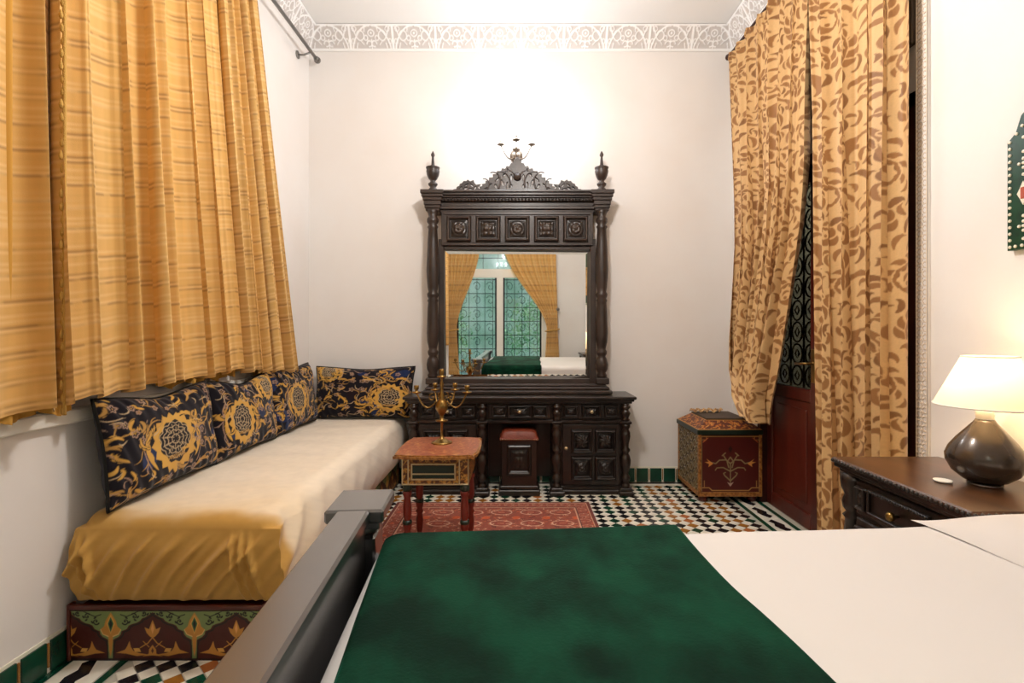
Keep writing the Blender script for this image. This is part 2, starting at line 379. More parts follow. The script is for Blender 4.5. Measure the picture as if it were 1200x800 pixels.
# ---- carved plaster cornice
CW, CN = (XR-XL)/10, 10
pc = Paint(140, 64, '#d3cdca', wrap=False)
Wc = '#ffffff'
def cstroke(pts, r): pc.stroke(pts, r, r, Wc)
cstroke([(0, 2), (140, 2)], 2.2); cstroke([(0, 62), (140, 62)], 2.5); cstroke([(1, 0), (1, 64)], 2.2); cstroke([(139, 0), (139, 64)], 2.2)
for s_ in (-1, 1):
    X = lambda x: 70+s_*x
    t_ = np.linspace(0, 1, 20)
    cstroke([(X(62-58*a**1.4), 6+54*sin(a*pi/2)) for a in t_], 2.2)
    cstroke([(X(36+12*cos(a*2*pi)), 36+12*sin(a*2*pi)) for a in t_], 1.5)
    cstroke([(X(66-16*a), 60-26*a**2) for a in t_], 1.6); cstroke([(X(8+8*cos(a*5)), 16+7*sin(a*5)) for a in t_], 1.6)
    cstroke([(X(54+7*cos(a*6)), 52+6*sin(a*6)) for a in t_], 1.3); cstroke([(X(60+5*cos(a*6)), 22+6*sin(a*6)) for a in t_], 1.2)
    cstroke([(X(18+6*cos(a*6)), 30+6*sin(a*6)) for a in t_], 1.3); cstroke([(X(20), 60), (X(22), 46)], 1.3); cstroke([(X(46), 18), (X(50), 6)], 1.3)
    cstroke([(X(26), 14), (X(34), 22)], 1.4)
cstroke([(70, 6), (70, 26)], 1.5); cstroke([(70+10*cos(a*6.3), 42+8*sin(a*6.3)) for a in np.linspace(0, 1, 20)], 1.6); pc.disc(70, 42, 3, lin(Wc))
pc.blur(1)
DD, CZ0 = .085, 3.58
def cfn(u, v):
    hgt = sstep(.5, .95, pc.sample(u, v)[..., 0])*.007
    return u*CW, -DD*v-hgt*.9, (ZC-CZ0)*v-hgt*.45
cp = cgrid('cornice_panel', 'carved_plaster', cfn, 88, 40, lambda u, v: pc.sample(u, v)); cpm = cp.data; bpy.data.objects.remove(cp)
def cornice(name, x, y, rz, n_, L):
    root = MB().box(0, L, -.012, .0, -.012, .0, .002)
    o = root.obj(name, 'ceiling_paint'); o.location = (x, y, CZ0); o.rotation_euler[2] = rz; tag(o, kind='structure')
    for i in range(n_):
        p = bpy.data.objects.new('cornice_panel', cpm); C.objects.link(p); p.parent = o; p.location = (i*CW, 0, 0)
cornice('trim_1', XL, YB, 0, CN, XR-XL); cornice('trim_2', XL, YB-15*CW, pi/2, 15, 15*CW); cornice('trim_3', XR, YB, -pi/2, 15, 15*CW)
# ---- carved strip beside the doorway on the right wall
ps = Paint(40, 80, '#6d4a30')
for k in range(2):
    for s_ in (0, 1):
        ps.stroke([(20*s_+10+9*cos(a), 40*k+20*s_+10+13*sin(a)) for a in np.linspace(0, 6.3, 20)], 3.0, 3.0, '#f3e6d4')
ps.stroke([(1, 0), (1, 80)], 3, 3, '#f7ecdc'); ps.stroke([(38, 0), (38, 80)], 3, 3, '#f7ecdc'); ps.blur(1)
def sfn(u, v):
    c = ps.sample(u, v*45)[..., 0]; return np.full_like(u, XR-.012)-sstep(.3, .8, c)*.006, 2.222+.062*(1-u), .0+3.58*v
o = cgrid('trim_4', 'carved_plaster', sfn, 14, 900, lambda u, v: ps.sample(u, v*45)); tag(o, kind='structure')
MB().box(XR-.014, XR, 2.222, 2.284, 0, 3.58, .001).obj('strip_backing', 'plaster', o)
# ---- glazed double door in the right wall (door_1)
door = thing('door_1', None, None, (XR, 3.0, 0)); tag(door, kind='structure'); D0 = (XR, 3.0, 0)
mb = MB(D0); mb.box(XR-.012, XR+.10, DY0, DY0+.07, 0, DH, .004); mb.box(XR-.012, XR+.10, DY1-.05, DY1, 0, DH, .004); mb.box(XR-.012, XR+.10, DY0, DY1, DH-.07, DH, .004)
mb.obj('door_frame', 'jamb_red', door)
for nm, y0, y1 in (('far', 3.12, 3.75), ('near', 2.36, 3.10)):
    lf = MB(D0).box(XR+.035, XR+.075, y0, y0+.075, .0, 2.26, .005).box(XR+.035, XR+.075, y1-.075, y1, 0, 2.26, .005).box(XR+.035, XR+.075, y0+.075, y1-.075, .80, .88, .005).box(XR+.035, XR+.075, y0+.075, y1-.075, 0, .10, .005).box(XR+.035, XR+.075, y0+.075, y1-.075, 2.18, 2.26, .005).obj('door_leaf', 'red_wood', door)
    MB(D0).box(XR+.048, XR+.066, y0+.07, y1-.07, .09, .81, .004).box(XR+.040, XR+.05, y0+.13, y1-.13, .15, .75, .006).obj('door_panel', 'red_wood', lf)
    MB(D0).box(XR+.052, XR+.056, y0+.075, y1-.075, .88, 2.18, 0).obj('glass_pane', 'dark_pane', lf)
    g = MB(D0); yc = (y0+y1)/2; ww = (y1-y0-.15)/2
    for r_ in range(9):
        zc = .955+r_*.145
        for q in (-1, 0, 1):
            g.tube([(XR+.085, yc+q*ww*.66+.062*cos(a), zc+.066*sin(a)) for a in np.linspace(0, 2*pi, 17)[:-1]], .006, 6, True)
            g.tube([(XR+.085, yc+q*ww*.66+.062*a_, zc+.066*b_) for a_, b_ in ((-.4, 0), (0, .5), (.4, 0), (0, -.5))], .006, 5, True)
    for q in (-1, 1): g.tube([(XR+.085, yc+q*ww*.33, .88), (XR+.085, yc+q*ww*.33, 2.18)], .007, 6)
    g.obj('iron_grille', 'iron', lf)
def shf(u, v): return XR+.11+.012*np.sin(u*34), 3.14+.09*u+.13*u*sstep(.25, 1, v), 2.1-1.2*v
cgrid('sheer_curtain', 'sheer', shf, 50, 20, None, door, D0)
h_ = MB(D0).box(XR+.026, XR+.036, 3.135, 3.175, .93, 1.14, .003).tube([(XR+.03, 3.155, 1.05), (XR-.02, 3.155, 1.05), (XR-.025, 3.17, 1.05), (XR-.025, 3.26, 1.045)], .008, 8).lathe([(.012, 0), (.012, .006)], XR+.028, 3.155, 1.05, 12, 'x').obj('door_handle', 'brass', door)
tag(h_, 'brass lever handle on a long plate')
struct('trim_5', MB().box(XR-.03, XR+.001, DY0, DY1-.1, 2.54, 3.40, .006), 'beam_wood', 'dark wooden beam above the doorway')
# ---- tall window behind the camera, seen in the mirror (window_1)
win = thing('window_1', None, None, (0, YF, 0)); tag(win, kind='structure'); W0 = (0, YF, 0)
mb = MB(W0)
def wb(x0, x1, z0, z1, y0=YF-.10, y1=YF-.04): mb.box(x0, x1, y0, y1, z0, z1, .005)
wb(WX0, WX0+.10, WZ0, WZ1); wb(WX1-.10, WX1, WZ0, WZ1); wb(WX0, WX1, 2.08, 2.24); wb(WX0, WX1, WZ1-.08, WZ1); wb(WX0, WX1, WZ0, WZ0+.08); wb(-.15, -.03, WZ0, 2.1, YF-.11, YF-.03)
mb.obj('window_frame', 'white_paint', win)
g = MB(W0); sm = MB(W0)
for x0, x1 in ((WX0+.10, -.15), (-.03, WX1-.10)):
    MB(W0).box(x0, x1, YF-.075, YF-.07, .2, 2.08, 0).obj('pane', 'pane', win)
    sm.box(x0, x0+.03, YF-.09, YF-.05, .2, 2.08, .003).box(x1-.03, x1, YF-.09, YF-.05, .2, 2.08, .003)
    n_ = 7
    for k in range(n_+1): z = .25+k*1.8/n_; g.tube([(x0, YF-.15, z), (x1, YF-.15, z)], .008, 6)
    for k in range(5): x = x0+(k+.5)*(x1-x0)/5; g.tube([(x, YF-.15, .2), (x, YF-.15, 2.08)], .006, 6)
    for k in range(n_):
        for q in range(3):
            xc = x0+(q+.5)*(x1-x0)/3; zc = .25+(k+.5)*1.8/n_
            g.tube([(xc+.075*a*cos(a*9), YF-.15, zc+.10*a*sin(a*9)) for a in np.linspace(.2, 1, 14)], .005, 5)
MB(W0).box(WX0+.1, WX1-.1, YF-.075, YF-.07, 2.24, WZ1-.08, 0).obj('pane', 'pane', win)
for k in range(5): x = WX0+.3+k*.28; g.tube([(x, YF-.15, 2.2), (x, YF-.15, 2.9)], .006, 6)
g.tube([(WX0, YF-.15, 2.45), (WX1, YF-.15, 2.45)], .008, 6)
g.obj('iron_grille', 'iron', win); sm.obj('sash_edge', 'iron', win)
# garden beyond it
gw = struct('wall_garden', MB().box(-6, 6, -6.2, -6.0, -1, 3.2, 0), 'outer_wall'); struct('garden_ground', MB().box(-6, 6, -5.9, -1.4, -.3, -.21, 0), 'outer_wall')
for q, (bx_, by_, bs_, lab) in enumerate(((-1.75, -3.7, 1.2, 'green leafy bush outside the window, seen low at left in the mirror'), (1.1, -3.7, 1.3, 'green leafy bush outside the window, seen in the right pane in the mirror'))):
    mb = MB((bx_, by_, 0)); rr = random.Random(q)
    for _ in range(2600):
        a, e, r_ = rr.uniform(0, 2*pi), rr.uniform(-.6, 1.5), bs_*rr.uniform(.45, 1)**.5*rr.uniform(.6, 1)
        p = np.array((bx_+r_*cos(a)*cos(e), by_+.7*r_*sin(a)*cos(e), 1.0+r_*.9*sin(e)))
        d1 = np.array([rr.gauss(0, 1) for _ in range(3)]); d1 /= np.linalg.norm(d1); d2 = np.cross(d1, (rr.random(), rr.random(), 1)); d2 /= np.linalg.norm(d2)
        L_ = rr.uniform(.05, .10); mb.add([tuple(p), tuple(p+d1*L_*.5+d2*L_*.3), tuple(p+d1*L_), tuple(p+d1*L_*.5-d2*L_*.3)], [(0, 1, 2, 3)])
    mb2 = thing('bush', lab, 'bush', (bx_, by_, -.2), 'bushes outside the window')
    f_ = mb.obj('foliage', 'leaves', mb2, (0, 0, .2)); tag(f_, kind='stuff')
    MB((bx_, by_, -.2)).tube([(bx_, by_, -.2), (bx_+.03, by_, .4), (bx_, by_, 1.2)], [.05, .04, .02], 8).obj('stem', 'beam_wood', mb2)
# ================================================================== ochre striped curtains over the sofa (left wall)
def weave(s, h, tone=1.0):
    """s = metres of cloth across, h = metres of height: ochre ground, bands of thin paired stripes, pale slub columns"""
    base = np.array(lin('#dcaf69')); pale = np.array(lin('#ecca90')); dark = np.array(lin('#946a44'))
    f = h % .172; d = np.zeros_like(s); p = np.zeros_like(s)
    for c, w_ in ((.010, .0017), (.026, .0019), (.096, .0019), (.112, .0014)):
        d = np.maximum(d, 1-sstep(w_, w_*1.9, np.abs(f-c)))
    for c, w_ in ((.017, .004), (.045, .003), (.104, .005), (.128, .003), (.15, .003)):
        p = np.maximum(p, 1-sstep(w_, w_*1.6, np.abs(f-c)))
    colm = .5+.5*np.sin(s*2*pi/.115); n = fbm(s*60, h*4, 3); n2 = fbm(s*7, h*220, 9, 2)
    d *= .3+.7*sstep(.3, .6, vnoise(s*40, h*8, 2)); p *= .5+.5*colm
    c = base*(1+.18*(n-.5)[..., None]+.10*(n2-.5)[..., None])*tone
    c = c+(pale-c)*(.70*p+.14*sstep(.5, .9, colm)*(1-p))[..., None]
    c = c+(dark-c)*(.62*d)[..., None]
    return c
def folds(ph, sharp=.7):
    s_ = np.sin(ph); return np.sign(s_)*np.abs(s_)**sharp
def left_panel(name, label, yt0, yt1, yb0, yb1, nf, amp, htop, hb0, hb1, x0, seed, bulge=.04, nu=330, nv=260, tone=1., grp=None, power=1.):
    root_off = (x0, (yb0+yb1)/2, hb0)
    wdt = (yb1-yb0)*1.7
    def fn(u, v):
        uu = u+.012*np.sin(u*23+seed)
        y = (yt0+(yt1-yt0)*uu)*(1-v**power)+(yb0+(yb1-yb0)*uu)*v**power
        ph = uu*nf*2*pi+seed+.5*np.sin(uu*nf*2.3+seed*2)+.25*np.sin(v*3+u*9)
        a = amp*(.75+.45*v)*(.8+.4*np.sin(uu*17+seed))
        x = x0+a*folds(ph, .6)+.22*a*np.sin(ph*2.2+v*2)+bulge*v**2
        y = y+.75*a*np.cos(ph)
        hb = hb0+(hb1-hb0)*u+.012*np.sin(ph+.7)
        return x, y, htop+(hb-htop)*v
    o = cgrid(name, 'attr_cloth', fn, nu, nv, lambda u, v: weave(u*wdt, (htop-hb0)*(1-v), tone), None, root_off)
    o.location = root_off
    return tag(o, label, 'curtain', 'striped curtains over the sofa')
c1 = left_panel('curtain', 'ochre striped curtain panel at the far left edge, cut off by the frame', 1.02, 1.80, 1.0, 1.80, 4.6, .046, 3.42, .968, .985, -1.62, 1.1)
c2 = left_panel('curtain', 'wide ochre striped curtain panel, middle of the three over the sofa', 1.79, 2.76, 1.78, 3.0, 7.4, .050, 3.42, 1.0, 1.03, -1.62, 2.3, nu=420)
c3 = left_panel('curtain', 'ochre striped curtain panel nearest the dresser, flaring out to its hem', 2.76, 3.16, 3.02, 3.72, 6.5, .036, 3.42, 1.015, .96, -1.62, .4, tone=.93, nu=330, bulge=.03, power=.9)
# braided fringe along the inner edge of the first panel
mb = MB(); k = 0
z = .96
while z < 3.38:
    y = 1.765+.004*sin(z*40); mb.lathe([(.002, 0), (.006, .006), (.007, .016), (.004, .028), (.001, .034)], -1.566, y, z, 7); z += .044
mb.tube([(-1.562, 1.77, z) for z in np.linspace(.96, 3.4, 30)], .006, 6)
o = mb.obj('fringe_trim', 'rope'); o.parent = c1; o.location = tuple(-np.array(c1.location))
# plain lining hanging just behind
def lining(label, y0, y1, hb, nf, sd, t0=None, t1=None):
    t0 = y0 if t0 is None else t0; t1 = y1 if t1 is None else t1
    def fn(u, v):
        ph = u*nf*2*pi+sd; return -1.672+.014*folds(ph)+.006*np.sin(ph*2.3), (y0+(y1-y0)*u)*v+(t0+(t1-t0)*u)*(1-v), 3.38+(hb+.015*np.sin(ph*.5)-3.38)*v
    off = (-1.67, (y0+y1)/2, hb)
    o = cgrid('lining_curtain', 'curtain_plain', fn, 160, 24, None, None, off); o.location = off; tag(o, label, 'curtain', 'plain lining curtains over the sofa')
lining('plain ochre lining curtain showing below the striped hem at the near end of the sofa', 1.2, 1.92, .955, 8, 0)
lining('plain ochre lining curtain showing below the striped hem above the first cushions', 2.35, 3.02, .985, 7, 1)
lining('plain ochre lining curtain showing below the hem nearest the dresser', 3.25, 3.62, .95, 4, 2, 2.85, 3.08)
struct('trim_6', MB().box(XL, XL+.035, 1.3, 3.6, .90, .955, .006), 'white_paint', 'pale window sill under the ochre curtains')
# rods
def rod(name, label, pts, r, ends, mt, brk):
    t = thing(name, label, 'curtain rod', pts[0], 'curtain rods'); off = pts[0]
    MB(off).tube(pts, r, 12).obj('pole', mt, t)
    for e, d in ends:
        m_ = MB(off)
        if d: m_.tube([(e[0], e[1]+a*d, e[2]) for a in (0, .012, .02, .035, .05, .06)], [r*1.3, r*1.6, r*1.1, r*2.1, r*1.8, r*.4], 12)
        m_.obj('finial', mt, t)
    for y in brk:
        wx = XL if pts[0][0] < 0 else XR
        MB(off).tube([(wx, y, pts[0][2]-.03), ((wx+pts[0][0])/2, y, pts[0][2]-.03), (pts[0][0], y, pts[0][2]-.012)], .007, 8).lathe([(.03, -.004), (.03, .006)], wx+(.006 if wx < 0 else -.006), y, pts[0][2]-.03, 12, 'x').obj('bracket', mt, t)
    return t
rod('curtain_rod', 'steel curtain rod with knob end high on the left wall', [(-1.615, .9, 3.45), (-1.615, 4.13, 3.45)], .013, [((-1.615, 4.12, 3.45), 1)], 'steel', (4.02, 1.0))
# ================================================================== brocade door curtains (right wall)
dm = Paint(480, 600, '#d9b27c')
GB = lin('#9c6d3e'); GP = lin('#e6c795'); GD = lin('#8b5f35'); HB = lin('#d9b27c')
def crescent(x, y, a, L, bend, w_, col=GB):
    """one acanthus lobe: a fat comma that narrows to a hooked tip"""
    pts = []; n = 22
    for i in range(n): pts.append((x, y)); x += L/n*cos(a); y += L/n*sin(a); a += bend*(.35+1.3*i/n)/n
    P = np.array(pts); T = np.linspace(0, 1, 46)
    for grow, c in ((4.5, HB), (0, col)):
        for t in T:
            r = w_*(.30+.70*min(1, t/.45)) if t < .45 else w_*(1-((t-.45)/.55)**1.3*.86)
            dm.disc(np.interp(t*(n-1), range(n), P[:, 0]), np.interp(t*(n-1), range(n), P[:, 1]), r+grow, c)
def frond(x, y, a, L, sd, sc=1.):
    """curving midrib with lobes fanned along its outer side and a curled head"""
    n = 5; px, py, aa = x, y, a
    st = []
    for i in range(n):
        st.append((px, py, aa)); 
        for _ in range(8): px += L/n/8*cos(aa); py += L/n/8*sin(aa); aa += sd*.42/8*(1+.5*i)
    for i, (qx, qy, qa) in enumerate(st):
        k = 1-.10*i
        crescent(qx, qy, qa-sd*1.05, 62*sc*k, sd*1.9, 13*sc*k); crescent(qx, qy, qa+sd*.75, 44*sc*k, -sd*1.6, 10*sc*k, GD)
    crescent(px, py, aa, 84*sc, sd*4.2, 15*sc); dm.disc(px+24*sc*cos(aa+sd*1.4), py+24*sc*sin(aa+sd*1.4), 7*sc, GB)
    dm.stroke([(a_, b_) for a_, b_, _ in st]+[(px, py)], 5*sc, 4*sc, GB)
GR = np.array(HB, np.float32)
for ox, oy, m_ in ((70, 0, 1), (310, 300, -1)):
    frond(ox, oy, pi/2-m_*.1, 300, m_*.55, 1.2); frond(ox+m_*34, oy+40, pi/2-m_*1.0, 150, -m_*.8, .9); frond(ox-m_*20, oy+110, pi/2+m_*.9, 150, -m_*.8, .95)
    frond(ox+m_*150, oy+150, pi/2+m_*.3, 120, -m_*.9, .8)
rr_ = np.random.RandomState(12)
for it in range(2600):
    x, y = rr_.randint(0, 480), rr_.randint(0, 600); a_ = pi/2+rr_.uniform(-1.3, 1.3); sd = rr_.choice([-1, 1]); sc_ = .75 if it < 1300 else .5
    L_ = rr_.uniform(60, 96)*sc_; w_ = rr_.uniform(10, 14)*sc_
    px, py, aa = x, y, a_; ok = True
    for i in range(12):
        for q in (-1, 1, 0):
            X_ = int(px-q*w_*1.1*sin(aa)) % 480; Y_ = int(py+q*w_*1.1*cos(aa)) % 600
            if abs(dm.a[Y_, X_, 0]-GR[0]) > .02: ok = False
        if not ok: break
        px += L_/12*cos(aa); py += L_/12*sin(aa); aa += sd*2.6*(.35+1.3*i/12)/12
    if ok: crescent(x, y, a_, L_, sd*2.6, w_, GB if it % 3 else GD)
dm.blur(1)
def damask(s_, h):
    c = dm.sample(s_/.78, h/.975)
    return c*(1+.14*(fbm(s_*300, h*300, 4, 2)-.5))[..., None]
def panel(label, Yf, Yn, hs, bot_f, bot_n, nf, amp, nu, nv, cloth, seed, xoff=0.0, xb=None):
    """brocade panel: Yf/Yn = far and near edge positions at heights hs"""
    hs = np.array(hs[::-1], float); Yf = np.array(Yf[::-1], float); Yn = np.array(Yn[::-1], float)
    top = 3.47; off = (1.72, 3.5, bot_n)
    def fn(u, v):
        hb = bot_f+(bot_n-bot_f)*u; h = top+(hb-top)*v
        yf = np.interp(h, hs, Yf); yn = np.interp(h, hs, Yn)
        uu = u+.010*np.sin(u*29+seed)
        ph = uu*nf*2*pi+seed+.6*np.sin(u*nf*1.7)+.35*np.sin(v*4+u*7)
        comp = np.clip((yf-yn)/abs(Yf[-1]-Yn[-1]), .3, 1)
        a = amp*(.7+.5*np.sin(u*11+seed)**2)*(.6+.5*v)*(1.0+.35*(1-comp))
        head = np.clip(1-(1-(3.47-h)/.10), 0, 1); hd_ = np.where(h > 3.37, 1, 0)*(.5+.5*np.cos((h-3.42)/.05*pi))
        x = 1.735+xoff-a*(.5+.5*folds(ph, .65))-.15*a*np.sin(2.3*ph)+.012*hd_*np.sin(u*cloth*180)
        if xb is not None: x = x-xb*np.exp(-((h-bot_n-.15)/.22)**2)*np.sin(pi*u)
        y = yf+(yn-yf)*uu-.45*a*np.cos(ph)
        return x, y, h
    o = cgrid('brocade_curtain', 'attr_satin', fn, nu, nv, lambda u, v: damask(u*cloth, (3.47-((top-bot_n)*v))), None, off, flip=True); o.location = off
    return tag(o, label, 'curtain', 'brocade curtains at the doorway')
panel('gold and brown brocade curtain gathered back towards the chest', [4.10, 3.95, 3.93, 3.99, 3.97, 3.86, 3.70, 3.62], [2.98, 3.03, 3.10, 3.34, 3.42, 3.50, 3.53, 3.54], [3.47, 2.24, 1.9, 1.18, .95, .78, .68, .62], .665, .61, 7, .078, 420, 560, 2.0, .6, 0, .03)
panel('gold and brown brocade curtain hanging straight beside the nightstand', [2.98, 2.90, 2.80], [2.27, 2.26, 2.28], [3.47, 2.5, .03], .04, .03, 4.4, .078, 400, 700, 1.15, 2.2)
# the near end of the rail
rod('curtain_rod', 'dark curtain rail above the brocade door curtains', [(1.735, 2.24, 3.49), (1.735, 4.16, 3.49)], .012, [((1.735, 4.15, 3.49), 1)], 'jamb_red', (2.26, 4.1))
# ---- tied curtains at the tall window behind
def tied(label, xa0, xa1, xt, wt, side):
    off = (xt, YF+.12, .1)
    def fn(u, v):
        h = 3.1-3.0*v; ht = 1.12
        t = sstep(0, 1, np.clip((3.1-h)/(3.1-ht), 0, 1)**1.4)
        x = (xa0+(xa1-xa0)*u)*(1-t)+(xt+wt*(u-.5))*t
        lo = np.clip((ht-h)/1.0, 0, 1); x = x+lo*(u-.5)*.12
        ph = u*8*2*pi; y = YF+.12+.03*folds(ph)*(1-.4*t)
        return x, y, h
    o = cgrid('tied_curtain', 'attr_cloth', fn, 180, 150, lambda u, v: weave(u*1.6, 3*(1-v)), None, off, flip=True); o.location = off; tag(o, label, 'curtain', 'tied curtains at the mirrored window')
    MB(off).tube([(xt+(.55*wt+.02)*cos(a), YF+.12+.05*sin(a), 1.12+.02*cos(a)) for a in np.linspace(0, 2*pi, 20)[:-1]], .012, 8, True).obj('tieback', 'rope', o)
tied('ochre curtain tied back at the left of the mirrored window', -1.05, -.42, -.95, .16, -1)
tied('ochre curtain tied back at the right of the mirrored window', -.08, .92, .86, .20, 1)
t = thing('holdback', 'metal curtain holdback on the wall seen in the mirror', 'curtain hook', (.96, YF, 1.5))
MB((.96, YF, 1.5)).lathe([(.03, 0), (.03, .01), (.01, .015), (.01, .1), (.028, .11), (.03, .13), (.01, .15)], .96, YF+.15, 1.5, 12, 'y').obj('knob', 'steel', t).rotation_euler = (0, 0, 0)
MB((.96, YF, 1.5)).tube([(.96, YF+.06, 1.49), (.95, YF+.07, 1.3), (.90, YF+.09, 1.15)], .006, 8).obj('chain', 'steel', t)
# ================================================================== sofa bench
SO = (-1.33, 3.06, 0); SY0, SY1, SX0, SX1 = 1.94, 4.22, -1.695, -.965
sofa = thing('bench_sofa', 'low bench sofa with painted base and ochre mattress with painted-in sheen', 'sofa', SO)
MB(SO).box(SX0+.012, SX1-.012, SY0+.012, SY1, .0, .195, .004).obj('base', 'red_dark', sofa)
bp_ = Paint(480, 300, '#4a1710')    # one period of the painted frieze, .318 m wide, .2 m high
G1, G2, GO, YE, BK = '#7d8d55', '#63764a', '#c98a3a', '#e0a850', '#171312'
half = [(0, 12), (5, 12), (7, 90), (14, 118), (30, 128), (44, 134), (58, 150), (62, 168), (74, 172), (92, 180), (104, 200), (122, 208), (146, 214), (168, 226), (178, 240), (196, 246), (222, 262), (240, 276)]
for cx in (0, 480):
    bp_.poly([(cx+x+(7 if y < 100 else 0), y) for x, y in half]+[(cx+240, 292), (cx-240, 292)]+[(cx-x-(7 if y < 100 else 0), y) for x, y in half[::-1]], G1)
for s_ in (-1, 1):
    for cx in (0, 480): bp_.stroke([(cx+s_*(x+12), y-6) for x, y in half], 4, 4, BK)
bp_.poly([(0, 284), (480, 284), (480, 300), (0, 300)], '#3a100c'); bp_.stroke([(0, 285), (480, 285)], 2, 2, '#2a0d0a'); bp_.poly([(0, 0), (480, 0), (480, 14), (0, 14)], '#240a08')
for cx in (0, 480):
    bp_.poly([(cx, 275), (cx+30, 225), (cx+38, 195), (cx+58, 178), (cx+44, 148), (cx+14, 140), (cx+8, 60), (cx, 20), (cx-8, 60), (cx-14, 140), (cx-44, 148), (cx-58, 178), (cx-38, 195), (cx-30, 225)], GO)
    bp_.poly([(cx, 262), (cx+24, 210), (cx, 150), (cx-24, 210)], YE); bp_.poly([(cx, 250), (cx+17, 210), (cx, 160), (cx-17, 210)], '#3f6a3f'); bp_.poly([(cx, 235), (cx+9, 208), (cx, 176), (cx-9, 208)], '#0e1d1b')
    for s_ in (-1, 1): bp_.stroke([(cx+s_*14, 138), (cx+s_*44, 150), (cx+s_*58, 176)], 3, 2, '#e8bd78')
    for s_ in (-1, 1):
        for q, (vx, vy, r0, sg, t0) in enumerate(((84, 222, 19, 1, -2.6), (134, 252, 17, -1, 2.4), (190, 268, 14, 1, -2.2))):
            sp_ = [(cx+s_*(vx+r0*(1-.75*t)*cos(t0+sg*t*6.5)), vy+r0*(1-.75*t)*sin(t0+sg*t*6.5)) for t in np.linspace(0, 1, 30)]
            bp_.stroke(sp_, 4.5, 2.5, BK); bp_.disc(cx+s_*vx, vy, 4.5, lin(BK))
            bp_.disc(cx+s_*(vx+22), vy-4, 5.5, lin(BK), 1.8, s_*.8); bp_.disc(cx+s_*(vx+6), vy+sg*21, 5, lin(BK), 1.8, -s_*.5)
        bp_.stroke([(cx+s_*x, y) for x, y in ((56, 262), (90, 250), (118, 262), (160, 282), (200, 284))], 3, 2.5, BK)
c = 240
bp_.poly([(c, 232), (c+14, 196), (c+20, 178), (c+46, 190), (c+34, 158), (c+14, 136), (c, 130), (c-14, 136), (c-34, 158), (c-46, 190), (c-20, 178), (c-14, 196)], GO); bp_.poly([(c, 214), (c+9, 180), (c, 150), (c-9, 180)], '#e8a95e')
for s_ in (-1, 1):
    bp_.stroke([(c, 132), (c+s_*26, 100), (c+s_*70, 74)], 3, 3, GO); bp_.stroke([(c+s_*20, 78), (c+s_*54, 110)], 2.5, 2, GO)
    bp_.poly([(c+s_*20, 34), (c+s_*80, 44), (c+s_*110, 56), (c+s_*124, 78), (c+s_*132, 112), (c+s_*146, 80), (c+s_*158, 62), (c+s_*208, 44), (c+s_*150, 40), (c+s_*90, 26)], GO)
    bp_.poly([(c+s_*66, 50), (c+s_*76, 72), (c+s_*110, 70), (c+s_*100, 50)], YE)
bp_.poly([(c, 90), (c+20, 64), (c+22, 40), (c+60, 24), (c, 30), (c-60, 24), (c-22, 40), (c-20, 64)], GO); bp_.poly([(c, 74), (c+8, 56), (c, 40), (c-8, 56)], '#5a2010')
bp_.blur(1)
PER = .318
def pcol(s_, v): return bp_.sample(s_/PER, np.clip(v, .002, .997)*.999)*(.93+.14*fbm(s_*40, v*8, 6))[..., None]
fw = SX1-SX0
o = cgrid('painted_front', 'attr_paint', lambda u, v: (SX0+fw*u, np.full_like(u, SY0+.004)-.004*sstep(.93, .95, v), .2*v), 420, 130, lambda u, v: pcol(SX0+fw*u+1.54, v), sofa, SO); tag(o, 'panel painted with green arches and gold lotus flowers')
o = cgrid('painted_side', 'attr_paint', lambda u, v: (np.full_like(u, SX1), SY0+.004+(SY1-SY0)*u, .2*v), 560, 50, lambda u, v: pcol((SY1-SY0)*u+.02, v), sofa, SO); tag(o, 'long side painted with green arches')
mb = MB(SO).box(SX0-.008, SX0+.004, SY0-.004, SY0+.03, 0, .215, .003).box(SX0, SX1+.002, SY0-.004, SY0+.014, .195, .212, .003).box(SX1-.012, SX1+.004, SY0, SY1, .195, .212, .003)
mb.obj('base_rim', 'red_wood', sofa)
mx0, mx1, my0, my1, mz0, mz1 = -1.69, -.93, 1.965, 4.21, .215, .55
